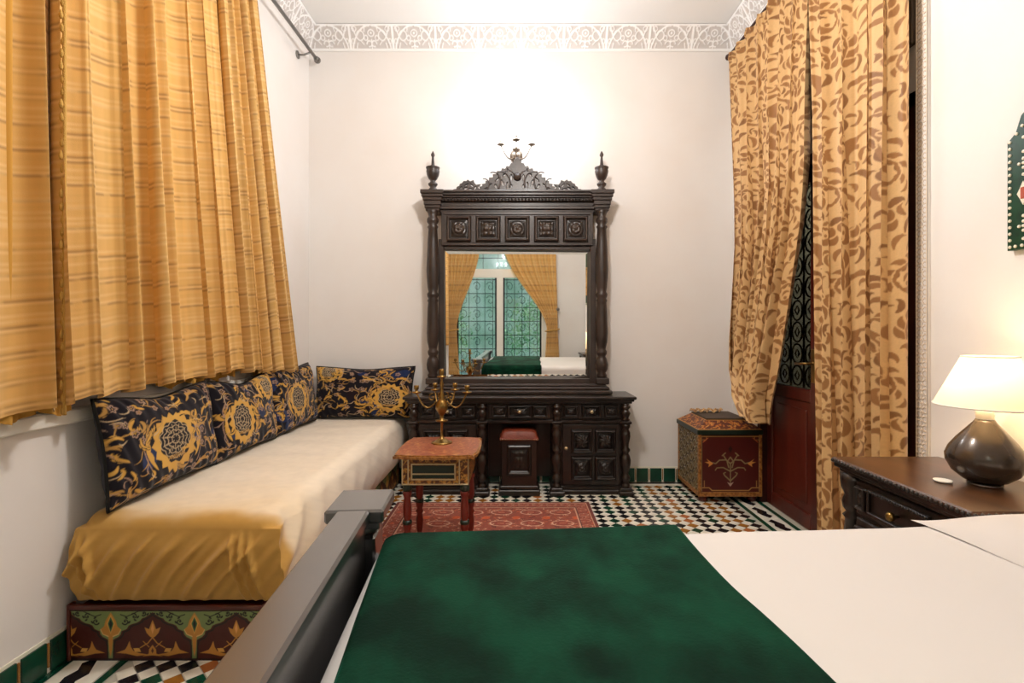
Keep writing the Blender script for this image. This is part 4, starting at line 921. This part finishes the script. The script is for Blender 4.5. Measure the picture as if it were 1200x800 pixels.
MB(TO).box(AX0+.058, AX1-.078, AY0-.007, AY0-.003, .470, .488, .001).box(AX0+.058, AX1-.078, AY0-.007, AY0-.003, .498, .538, .001).obj('drawer_field', 'band_green', dw)
mb = MB(TO)
for z in (.464, .493, .545): mb.box(AX0+.050, AX1-.070, AY0-.008, AY0-.003, z-.003, z+.003, .001)
for x in (AX0+.053, AX1-.073): mb.box(x-.003, x+.003, AY0-.008, AY0-.003, .462, .548, .001)
for x in (AX0+.003, AX0+.034, AX1-.050, AX1-.003): mb.box(x-.003, x+.003, AY0-.006, AY0, .435, .578, .001)
mb.box(AX0, AX1, AY0-.006, AY0, .434, .440, .001); mb.obj('gilt_lines', 'gold_knob', tb)
lg = [(.020, 0), (.022, .01), (.014, .03), (.019, .05), (.022, .10), (.016, .14), (.024, .155), (.016, .17), (.023, .19), (.024, .21), (.016, .23), (.022, .25), (.023, .30), (.017, .35), (.024, .365), (.024, .38), (.016, .392), (.022, .40), (.022, .425)]
for x in (AX0+.024, AX1-.024):
    for y in (AY0+.024, AY1-.024):
        l_ = MB(TO).lathe(lg, x, y, .012, 16).obj('leg', 'table_red', tb)
        MB(TO).lathe([(.0235, .205), (.0255, .215), (.0235, .228)], x, y, .012, 16).obj('green_band', 'band_green', l_)
        MB(TO).lathe([(.0245, .385), (.0255, .395), (.0235, .425)], x, y, .012, 16).obj('green_band', 'band_green', l_)
CO_ = (-.435, 2.99, .5985); cd = thing('candelabra', 'brass five-light candelabra with curling arms on the small painted table', 'candelabra', CO_)
MB(CO_).lathe([(.062, 0), (.060, .006), (.045, .012), (.030, .022), (.012, .030), (.008, .05), (.007, .12), (.012, .125), (.035, .128), (.038, .134), (.012, .138), (.010, .16), (.022, .175), (.036, .20), (.038, .22), (.028, .245), (.012, .26), (.018, .275), (.010, .29), (.008, .33), (.014, .345), (.006, .36), (.008, .38), (.028, .384), (.028, .39), (.008, .394), (.013, .40), (.014, .43), (.010, .432)], *CO_, 20).obj('stem', 'brass', cd)
for az, R_ in ((0, .148), (pi, .148), (radians(66), .15), (radians(114), .15), (radians(-68), .11), (radians(-112), .11)):
    if az < 0: continue
    pts = []
    for t in np.linspace(0, 1, 26):
        r_ = .03+(R_-.03)*t; z = .245-.040*sin(pi*min(1, t*1.1))+.045*t**5
        pts.append((CO_[0]+r_*cos(az), CO_[1]+r_*sin(az), CO_[2]+z))
    a_ = MB(CO_).tube(pts, .0048, 7).tube([(CO_[0]+(.055+.024*t*cos(t*8))*cos(az), CO_[1]+(.055+.024*t*cos(t*8))*sin(az), CO_[2]+.265+.024*t*sin(t*8)) for t in np.linspace(.1, 1, 16)], .004, 6).obj('arm', 'brass', cd)
    x, y, z = pts[-1]
    MB(CO_).lathe([(.006, -.004), (.026, .002), (.029, .008), (.010, .010), (.008, .018), (.014, .024), (.015, .045), (.011, .046)], x, y, z, 14).obj('candle_cup', 'brass', a_)
# ================================================================== rug
rp = Paint(300, 300, '#8e4636')
for k in range(160): rp.curl(RNG.randint(300), RNG.randint(300), RNG.rand()*6.3, 34, RNG.choice([-4, 4]), RNG.choice([-7, 7]), 2.4, lin(RNG.choice(['#c98d72', '#7c2f26', '#d8a98c', '#8c3c30', '#c2603a', '#5c2a28'])), 1, 1)
for cx in (75, 225):
    for cy in (75, 225):
        rp.stroke([(cx+52*cos(a), cy+34*sin(a)) for a in np.linspace(0, 6.3, 40)], 2.5, 2.5, '#dcb59c'); rp.disc(cx, cy, 17, lin('#8f3328'), 1.4); rp.stroke([(cx-14, cy), (cx+14, cy)], 3, 3, '#d89a78')
    rp.disc(cx+75, 150, 20, lin('#c4572e'))
rp.blur(1)
RX0, RX1, RY0, RY1 = -.86, .525, 2.3, 3.71
def rcol(u, v):
    x = RX0+(RX1-RX0)*u; y = RY0+(RY1-RY0)*v; d = np.minimum(np.minimum(u*(RX1-RX0), (1-u)*(RX1-RX0)), np.minimum(v, 1-v)*(RY1-RY0))
    c = rp.sample(x/.40, y/.40).copy()
    for a, b, h_ in ((0, .02, '#6b2a22'), (.02, .028, '#c99a80'), (.105, .112, '#4e1f1c'), (.112, .122, '#cf9f86')): m_ = (d >= a) & (d < b); c[m_] = lin(h_)
    m_ = (d >= .028) & (d < .105); c[m_] = (rp.sample(x/.2, y/.2)*.8+np.array(lin('#8c3a2c'))*.25)[m_]
    return c*(.75+.5*fbm(x*120, y*120, 2, 2))[..., None]
ro = ((RX0+RX1)/2, (RY0+RY1)/2, 0)
rug = cgrid('rug', 'attr_cloth', lambda u, v: (RX0+(RX1-RX0)*u, RY0+(RY1-RY0)*v, .010+.001*np.sin(u*40)), 420, 320, rcol, None, ro, solid=.006); rug.location = ro
tag(rug, 'worn red patterned rug on the tiled floor under the small table', 'rug')
# ================================================================== painted chest
HX0, HX1, HY0, HY1 = 1.335, 1.785, 3.735, 4.20
HO = (1.56, 3.97, 0); ch = thing('chest', 'red painted wooden chest with gilt edges in the corner', 'chest', HO)
fp = Paint(300, 300, '#4c120d', wrap=False)
Gd = '#b98a4e'; Gy = '#8d7b56'
for s_ in (-1, 1):
    X = lambda x: 150+s_*x
    cc = lambda *a: fp.curl(*a)
    fp.stroke([(150, 40), (150, 150)], 3, 3, Gy)
    fp.stroke([(X(0), 60), (X(28), 88), (X(34), 100), (X(24), 104)], 3.5, 2.5, Gy); fp.stroke([(X(0), 110), (X(36), 130), (X(66), 128), (X(74), 116)], 3.5, 2.5, Gy)
    fp.stroke([(X(0), 150), (X(22), 170), (X(54), 168), (X(72), 150), (X(100), 158)], 3.5, 3, Gy)
    fp.stroke([(X(8), 130), (X(16), 160), (X(0), 184)], 3, 3, Gy); fp.stroke([(X(20), 170), (X(36), 196), (X(24), 206), (X(40), 192)], 3, 3, Gy)
    fp.poly([(X(84), 150), (X(118), 176), (X(106), 160), (X(126), 158), (X(104), 148), (X(108), 132), (X(92), 144)], '#d08a42')
    fp.stroke([(X(140), 8), (X(140), 292)], 2, 2, Gy); fp.stroke([(X(0), 292), (X(140), 292)], 2.4, 2.4, Gd); fp.stroke([(X(0), 10), (X(90), 10), (X(104), 24), (X(136), 24)], 2.4, 2.4, Gd)
    fp.stroke([(X(118), 288), (X(118), 274), (X(138), 274)], 2, 2, Gd); fp.stroke([(X(128), 30), (X(128), 60)], 2, 2, Gd); fp.stroke([(X(110), 284), (X(134), 262)], 2, 2, '#c86a38')
fp.poly([(150, 30), (166, 54), (150, 46), (134, 54)], '#b99b8a'); fp.poly([(150, 205), (160, 228), (150, 244), (140, 228)], '#240806')
fp.blur(1)
MB(HO).box(HX0+.004, HX1-.004, HY0+.004, HY1, .055, .50, .003).obj('body', 'red_dark', ch)
o = cgrid('painted_front', 'attr_paint', lambda u, v: (HX0+.004+(HX1-HX0-.008)*u, np.full_like(u, HY0), .075+.415*v), 180, 170, lambda u, v: fp.sample(u*.99, v*.99), ch, HO); tag(o, 'dark red panel painted with a gold flower spray')
lp = Paint(200, 200, '#3a2418')
for i in range(6):
    for j in range(6):
        cx, cy = i*40+(20 if j % 2 else 0), j*36; lp.stroke([(cx+15*cos(a), cy+15*sin(a)) for a in np.linspace(0, 6.3, 24)], 2.3, 2.3, '#8f8263'); lp.disc(cx, cy, 5, lin('#6f5c42')); lp.stroke([(cx-8, cy), (cx+8, cy)], 1.5, 1.5, '#a0875a')
lp.blur(1)
mb = MB(HO); lat = []
o = cgrid('lattice_side', 'attr_paint', lambda u, v: (HX0+.002-.008*sstep(.08, .16, lp.sample(v*1.1, u*1.1)[..., 0]), HY1-(HY1-HY0)*u, .075+.415*v), 130, 130, lambda u, v: lp.sample(v*1.1, u*1.1), ch, HO); tag(o, 'carved lattice side')
ed = MB(HO)
for x, y in ((HX0, HY0), (HX1, HY0), (HX0, HY1-.01)): ed.box(x-.008, x+.014, y-.008, y+.014, .05, .505, .002) if x < 1.5 else ed.box(x-.014, x+.006, y-.008, y+.014, .05, .505, .002)
ed.box(HX0-.008, HX1+.006, HY0-.009, HY0+.01, .045, .078, .003).box(HX0-.010, HX0+.01, HY0, HY1, .045, .078, .003); ed.obj('gilt_edging', 'gold_frame', ch)
MB(HO).box(HX0-.018, HX1+.01, HY0-.018, HY1+.01, .497, .532, .004).obj('rim', 'band_green', ch)
lid = MB(HO); i_ = .10
b0 = [(HX0-.010, HY0-.010), (HX1+.005, HY0-.010), (HX1+.005, HY1), (HX0-.010, HY1)]; b1 = [(HX0+i_*.9, HY0+i_), (HX1-i_*.6, HY0+i_), (HX1-i_*.6, HY1-.03), (HX0+i_*.9, HY1-.03)]
lid.add([(x, y, .532) for x, y in b0]+[(x, y, .585) for x, y in b1], [(3, 2, 1, 0), (4, 5, 6, 7)]+[(k, (k+1) % 4, (k+1) % 4+4, k+4) for k in range(4)])
ld = lid.obj('lid', 'gold_frame', ch)
def lidf(k):
    a, b, c_, d_ = np.array([*b0[k], .534]), np.array([*b0[(k+1) % 4], .534]), np.array([*b1[(k+1) % 4], .587]), np.array([*b1[k], .587])
    def f(u, v):
        p = (a*(1-u)[..., None]+b*u[..., None])*(1-v)[..., None]+(d_*(1-u)[..., None]+c_*u[..., None])*v[..., None]
        return p[..., 0], p[..., 1], p[..., 2]
    return f
lpt = Paint(160, 160, '#5a1c10')
for k in range(90): lpt.curl(RNG.randint(160), RNG.randint(160), RNG.rand()*6.3, 26, RNG.choice([-3, 3]), RNG.choice([-6, 6]), 2.8, lin(RNG.choice(['#d08a3a', '#c4742c', '#d9a050'])), 1, 1)
lpt.blur(1)
for k in (0, 3): cgrid('lid_slope', 'attr_paint', lidf(k), 90, 26, lambda u, v: np.where(((v < .06) | (v > .93))[..., None], np.array(lin('#b98240')), lpt.sample(u*2, v*.45)), ld, HO)
MB(HO).box(b1[0][0], b1[1][0], b1[0][1], b1[2][1], .583, .600, .004).obj('lid_top', 'beam_wood', ld)
for x in (HX0+.04, HX1-.05):
    for y in (HY0+.04, HY1-.05): MB(HO).lathe([(.020, 0), (.030, .012), (.032, .028), (.022, .045), (.020, .055)], x, y, 0, 14).obj('foot', 'red_wood', ch)
cgo = (1.53, 4.07, .6)
def clf(u, v): return 1.40+.25*u, 4.135-.05*v-.012*np.sin(u*19), .603+.014*np.abs(np.sin(u*16+v*5))+.012*np.sin(pi*v)+.006*np.sin(u*33)
cl = cgrid('folded_cloth', 'attr_satin', clf, 80, 30, lambda u, v: damask(u*.4, v*.3), None, cgo, solid=.004); cl.location = cgo; tag(cl, 'crumpled gold brocade cloth lying on the chest lid', 'cloth')
# ================================================================== nightstands
def nightstand(label, y0, y1, flip, grp):
    """drawer front faces the room (-x)"""
    h = .72; x0, x1 = 1.335, 1.79; off = (x0+.23, (y0+y1)/2, 0); ns = thing('nightstand', label, 'nightstand', off, 'nightstands beside the bed')
    MB(off).box(x0, x1, y0, y1, h-.020, h, .005).obj('top', 'stand_top', ns)
    mb = MB(off).box(x0+.006, x1, y0+.006, y1-.006, h-.038, h-.018, .004).box(x0+.02, x1, y0+.02, y1-.02, h-.055, h-.036, .004)
    n = 34
    for k in range(n): y = y0+(k+.5)*(y1-y0)/n; mb.lathe([(.001, -.009), (.007, -.005), (.0085, 0), (.007, .005), (.001, .009)], x0+.001, y, h-.012, 7)
    n2 = 22
    for k in range(n2): x = x0+(k+.5)*(x1-x0)/n2; mb.lathe([(.001, -.009), (.007, -.005), (.0085, 0), (.007, .005), (.001, .009)], x, y0+.001, h-.012, 7)
    mb.obj('gadroon_edge', 'dark_wood', ns)
    MB(off).box(x0+.05, x1, y0+.05, y1-.05, .06, h-.05, .004).obj('carcass', 'dark_wood', ns)
    MB(off).box(x0+.03, x1, y0+.03, y1-.03, 0, .05, .006).box(x0+.04, x1, y0+.04, y1-.04, .05, .075, .006).obj('plinth', 'dark_wood', ns)
    for y in (y0+.055, y1-.055):
        MB(off).lathe([(.030, 0), (.036, .015), (.024, .03), (.034, .05), (.024, .07), (.030, .10), (.040, .18), (.036, .30), (.028, .40), (.038, .415), (.024, .43), (.036, .445), (.040, .47), (.030, .50), (.042, .53), (.045, .56), (.045, .59)], x0+.058, y, .075, 20, flute=10, fa=.06).obj('column', 'dark_wood', ns)
    zt = h-.065
    for z0, z1 in ((zt-.135, zt), (zt-.30, zt-.15), (.09, zt-.315)):
        d_ = MB(off).box(x0+.034, x0+.2, y0+.105, y1-.105, z0, z1, .005).obj('drawer', 'dark_wood', ns)
        yc = (y0+y1)/2; zc = (z0+z1)/2
        mb = MB(off); a, b = yc-.15, yc+.15
        for za in (zc-.045, zc+.040): mb.box(x0+.020, x0+.036, a, b, za, za+.010, .003)
        for ya in (a, b-.01): mb.box(x0+.020, x0+.036, ya, ya+.010, zc-.045, zc+.05, .003)
        for k in range(24): mb.lathe([(.001, -.006), (.005, 0), (.001, .006)], x0+.018, a+.008+k*.0125, zc+.045, 6)
        mb.obj('drawer_moulding', 'dark_wood', d_)
        MB(off).lathe([(.006, 0), (.007, .016), (.016, .022), (.018, .032), (.012, .040), (.001, .043)], x0+.034, yc, zc-.002, 14, 'x').obj('knob', 'brass', d_)
        for ya in (y0+.145, y1-.145):
            put(nsr, d_, (x0+.030, ya, zc), off, -pi/2)
    return ns
nsr = relief_mesh('carved_panel', .055, .095, .016, HF['rosette'], 26)
nightstand('black carved nightstand holding the table lamp', 1.50, 2.17, False, None)
nightstand('black carved nightstand on the window side of the bed, seen only in the mirror', -.95, -.42, False, None)
# ---- lamp
LO = (1.625, 1.775, .72); lp_ = thing('table_lamp', 'lit table lamp with dark round pottery base and cream cone shade', 'lamp', LO)
MB(LO).lathe([(.045, 0), (.050, .004), (.046, .010)], *LO, 24).obj('foot', 'clear', lp_)
MB(LO).lathe([(.040, .008), (.062, .016), (.092, .042), (.108, .075), (.110, .098), (.100, .125), (.078, .158), (.052, .19), (.032, .215), (.026, .225)], *LO, 36).obj('body', 'ceramic', lp_)
MB(LO).lathe([(.022, .224), (.026, .228), (.024, .236), (.027, .240), (.024, .248), (.026, .254), (.018, .262), (.014, .30)], *LO, 20).obj('collar', 'card', lp_)
def shadef(u, v):
    a = 2*pi*u; r_ = .155+(.076-.155)*v; return LO[0]+.016+r_*np.cos(a), LO[1]+r_*np.sin(a), LO[2]+.272+.170*v
o = MB(LO).hgrid(shadef, 48, 8).obj('lamp_shade', 'shade', lp_)
mb = MB(LO)
for r_, z in ((.155, .272), (.076, .442)): mb.tube([(LO[0]+.016+r_*cos(a), LO[1]+r_*sin(a), LO[2]+z) for a in np.linspace(0, 2*pi, 49)[:-1]], .003, 6, True)
mb.obj('shade_rim', 'card', lp_)
MB(LO).lathe([(.012, .30), (.014, .31), (.028, .335), (.030, .36), (.020, .385), (.002, .395)], *LO, 14).obj('bulb', 'warm_bulb', lp_)
l = bpy.data.lights.new('lamp_light', 'POINT'); l.energy = TABLE_LAMP_W; l.color = (1.0, .70, .38); l.shadow_soft_size = .045
lo = bpy.data.objects.new('lamp_light', l); C.objects.link(lo); lo.location = (LO[0], LO[1], LO[2]+.36)
co_ = (1.50, 1.80, .72); o = MB(co_).lathe([(.018, 0), (.026, .003), (.028, .008), (.024, .008), (.016, .005)], *co_, 18).obj('dish', 'card'); o.location = co_; tag(o, 'tiny white dish beside the lamp base on the nightstand', 'dish')
# ================================================================== mosaic mirror on the right wall
GO_ = (XR, 1.45, 1.54); gm = thing('mosaic_frame', 'green mosaic wall frame with bone dots, cut by the right edge', 'frame', GO_)
yF, yN = 1.853, 1.05; ym = (yF+yN)/2
outl = [(yF, 1.54), (yF, 1.93), (yF-.03, 1.955), (yF-.05, 2.01), (yF-.09, 2.04), (yF-.12, 2.12), (yF-.2, 2.19), (ym, 2.40)]
outl = outl+[(2*ym-y, z) for y, z in outl[::-1][1:]]
n = len(outl); mb = MB(GO_); mb.add([(XR, y, z) for y, z in outl]+[(XR-.022, y, z) for y, z in outl], [tuple(range(n)), tuple(range(n, 2*n))[::-1]]+[(k, k+n, (k+1) % n+n, (k+1) % n) for k in range(n)]); mb.obj('board', 'mosaic_green', gm)
MB(GO_).box(XR-.028, XR-.02, yN+.14, yF-.14, 1.66, 2.05, .002).obj('glass', 'mirror_glass', gm)
dot = MB(); dot.lathe([(.0058, 0), (.0058, .003), (.003, .0045)], 0, 0, 0, 8, 'x'); dme = dot.mesh('bone_dot', 'bone')
pts = []
for y in (yF-.010, yF-.115): pts += [(y, 1.552+k*.0235) for k in range(17 if y > 1.8 else 24)]
pts += [(yF-.03-k*.024, 1.552) for k in range(30)]
for zc in (1.62, 1.84):
    pts += [(yF-.06+a*.016, zc+b*.016) for a, b in ((0, 1), (0, -1), (1, 0), (-1, 0), (0, 0))]
pts += [(yF-.06, z) for z in (1.575, 1.655, 1.80, 1.88, 1.93)]+[(yF-.035-k*.02, 1.95+k*.022) for k in range(5)]
for y, z in pts:
    o = bpy.data.objects.new('bone_dot', dme); C.objects.link(o); o.parent = gm; o.location = (XR-.022-GO_[0], y-GO_[1], z-GO_[2])
mb = MB(GO_); mb.add([(XR-.026, yF-.06+a*.022, 1.735+b*.042) for a, b in ((0, 1), (.5, .45), (1, 0), (.5, -.45), (0, -1), (-.5, -.45), (-1, 0), (-.5, .45))]+[(XR-.021, yF-.06+a*.022, 1.735+b*.042) for a, b in ((0, 1), (.5, .45), (1, 0), (.5, -.45), (0, -1), (-.5, -.45), (-1, 0), (-.5, .45))], [tuple(range(8)), tuple(range(8, 16))]+[(k, (k+1) % 8, (k+1) % 8+8, k+8) for k in range(8)])
mb.obj('bone_medallion', 'bone', gm)
mat('coral', '#b5523c', .5); MB(GO_).box(XR-.029, XR-.0255, yF-.067, yF-.053, 1.715, 1.755, .001).obj('red_inlay', 'coral', gm)
# ================================================================== bed (turned a few degrees on the floor)
BA = radians(4.2); BO = (-.42, 1.46, 0)          # far foot corner; local x runs to the headboard, local y away from the window
bed = thing('bed', 'large bed with black wooden footboard and white bedding', 'bed', BO); bed.rotation_euler[2] = BA
L0 = (0, 0, 0)
MB(L0).box(-.045, .037, -1.67, -.170, .765, .7995, .006).obj('footboard_rail', 'bed_wood', bed)
for y0 in (-.175, -1.84):
    MB(L0).box(-.075, .072, y0, y0+.175, .765, .80, .006).box(-.060, .060, y0+.012, y0+.163, .745, .767, .004).obj('post_cap', 'bed_wood', bed)
    MB(L0).box(-.045, .045, y0+.03, y0+.145, .0, .72, .006).obj('post', 'bed_wood', bed)
    MB(L0).lathe([(.045, 0), (.052, .008), (.052, .018), (.045, .026)], 0, y0+.087, .718, 16).obj('post_moulding', 'bed_wood', bed)
    put(relief_mesh('carved_panel', .10, .38, .014, HF['boss'], 40), bed, (-.046, y0+.087, .53), L0, -pi/2)
MB(L0).box(-.02, .02, -1.70, -.14, .12, .77, .004).obj('footboard_panel', 'bed_wood', bed)
MB(L0).box(.03, 2.0, -1.66, -1.63, .15, .34, .004).box(.03, 2.0, -.16, -.13, .15, .34, .004).obj('side_rail', 'bed_wood', bed)
MB(L0).box(2.03, 2.085, -1.76, -.14, 0, 1.25, .01).obj('headboard', 'bed_wood', bed)
bx0, bx1, by0, by1 = .045, 2.02, -1.68, -.085
def slab(x0, x1, y0, y1, z0, z1, n, wob, seed):
    def fn(u, v):
        a = 2*u-1; b = 2*v-1
        # square grid wrapped over the slab: the outer fifth folds down the sides
        k = .80
        ea = np.clip((np.abs(a)-k)/(1-k), 0, 1); eb = np.clip((np.abs(b)-k)/(1-k), 0, 1)
        x = (x0+x1)/2+np.sign(a)*np.minimum(np.abs(a)/k, 1)*(x1-x0)/2; y = (y0+y1)/2+np.sign(b)*np.minimum(np.abs(b)/k, 1)*(y1-y0)/2
        da = np.minimum(x-x0, x1-x); db = np.minimum(y-y0, y1-y); r_ = .07
        q = np.hypot(np.clip(1-da/r_, 0, 1), np.clip(1-db/r_, 0, 1)); q = np.clip(q, 0, 1)
        z = z1-r_*.75*(1-np.sqrt(1-q*q*.98))-np.maximum(ea, eb)*(z1-z0-.05)
        z = np.where(np.maximum(ea, eb) <= 0, z+wob*(fbm(x*2.2+seed, y*2.2, seed)-.5), z)
        x = x+np.sign(a)*.012*np.sin(y*19+seed)*ea; y = y+np.sign(b)*.010*np.sin(x*17+seed)*eb
        return x, y, z
    return fn
BZ = .700
MB(L0).box(bx0+.01, bx1-.01, by0+.02, by1-.02, .34, .55, .04).obj('mattress', 'sheet', bed)
DV = slab(bx0, bx1, by0, by1, .34, BZ, 1, .010, 3)
cgrid('duvet', 'sheet', DV, 240, 220, None, bed)
# green throw laid over the foot half, hanging over both sides
tx0, tx1 = .055, .865
def thr(u, v):
    L_ = by1-by0+.6; s_ = (v-.5)*L_; ym_ = (by0+by1)/2; hw = (by1-by0)/2+.012; r_ = .06
    over = np.clip(np.abs(s_)-hw+r_*.6, 0, None); arc = np.clip(over/(r_*1.57), 0, 1)
    y = ym_+np.sign(s_)*np.where(over > 0, hw-r_*.6+r_*.6*np.sin(arc*pi/2), np.abs(s_))
    z = BZ+.014-r_*(1-np.cos(arc*pi/2))*(over > 0)-np.clip(over-r_*1.57, 0, None)
    e0 = tx0+.035*np.clip(-y/.7, 0, 1.6); x = e0+(tx1-e0)*u+.006*np.sin(s_*9)*sstep(.3, .9, u)-.004
    e = np.clip(1-(x-bx0)/.07, 0, 1); z = z-.05*(1-np.sqrt(np.clip(1-e*e*.98, 0, 1)))
    edge = sstep(1.0, .985, u)*sstep(0, .012, u)
    z = z-.010*(1-edge)+.006*(fbm(x*3, s_*3, 4)-.5)
    z = z+.010*(fbm(x*2.2+3, (y)*2.2, 3)-.5)*(over <= 0)
    
    return x, y+.012*np.sin(x*21)*(arc >= 1)*np.sign(s_)*.5, z
th = cgrid('throw_blanket', 'green_velvet', thr, 260, 420, None, None, (0, 0, 0))
th.location = BO; th.rotation_euler[2] = BA; tag(th, 'dark green velvet throw laid across the foot of the bed', 'blanket')
def pillow(label, lx, ly, w_, d_, t_, ang=0):
    def sh(sg):
        def fn(u, v):
            a = 2*u-1; b = 2*v-1; x = a*w_/2*(1-.05*(1-b*b)*a*a); y = b*d_/2*(1-.05*(1-a*a)*b*b); e = np.clip((1-np.abs(a)**2.6)*(1-np.abs(b)**2.6), 0, 1)**.8
            return x, y, .008+(t_*e if sg > 0 else -.012*e)+.002*np.sin(a*9+b*6)*(1-e)
        return fn
    rt = thing('pillow', label, 'pillow', (BO[0]+lx*cos(BA)-ly*sin(BA), BO[1]+lx*sin(BA)+ly*cos(BA), BZ-.004), 'pillows on the bed'); rt.rotation_euler[2] = BA+ang
    cgrid('pillow_top', 'pillow_cloth', sh(1), 70, 90, None, rt); cgrid('pillow_underside', 'pillow_cloth', sh(-1), 40, 50, None, rt, flip=True)
pillow('white pillow at the far side of the bed next to the nightstand', 1.86, -.47, .60, .76, .078)
pillow('white pillow at the window side of the bed, outside the lower right corner', 1.81, -1.22, .46, .66, .10)
# ================================================================== unseen ceiling lantern, added as fill light for the room
po = (.1, 2.15, 3.75); pn = thing('fill_lantern', 'unseen hanging lantern added out of frame as fill light', 'lamp', po)
MB(po).lathe([(.06, -.02), (.06, 0)], *po, 20).tube([(po[0], po[1], 3.74), (po[0], po[1], 3.05)], .006, 8).obj('stem', 'brass', pn)
mat('fill_bulb', '#ffffff', .5, emit=('#fff4e4', 20))
MB(po).lathe([(.05, -.74), (.05, -.72), (.02, -.70)], *po, 18).obj('cap', 'brass', pn)
MB(po).lathe([(.045, -.74), (.10, -.78), (.13, -.85), (.12, -.92), (.06, -.97), (.01, -.98)], *po, 24).obj('globe', 'fill_globe', pn)
MB(po).lathe([(.008, -.79), (.02, -.82), (.022, -.86), (.01, -.89)], *po, 12).obj('bulb', 'fill_bulb', pn)
l = bpy.data.lights.new('fill_light', 'POINT'); l.energy = FILL_W; l.color = (1.0, .945, .885); l.shadow_soft_size = .12
lo = bpy.data.objects.new('fill_light', l); C.objects.link(lo); lo.location = (po[0], po[1], 2.90)
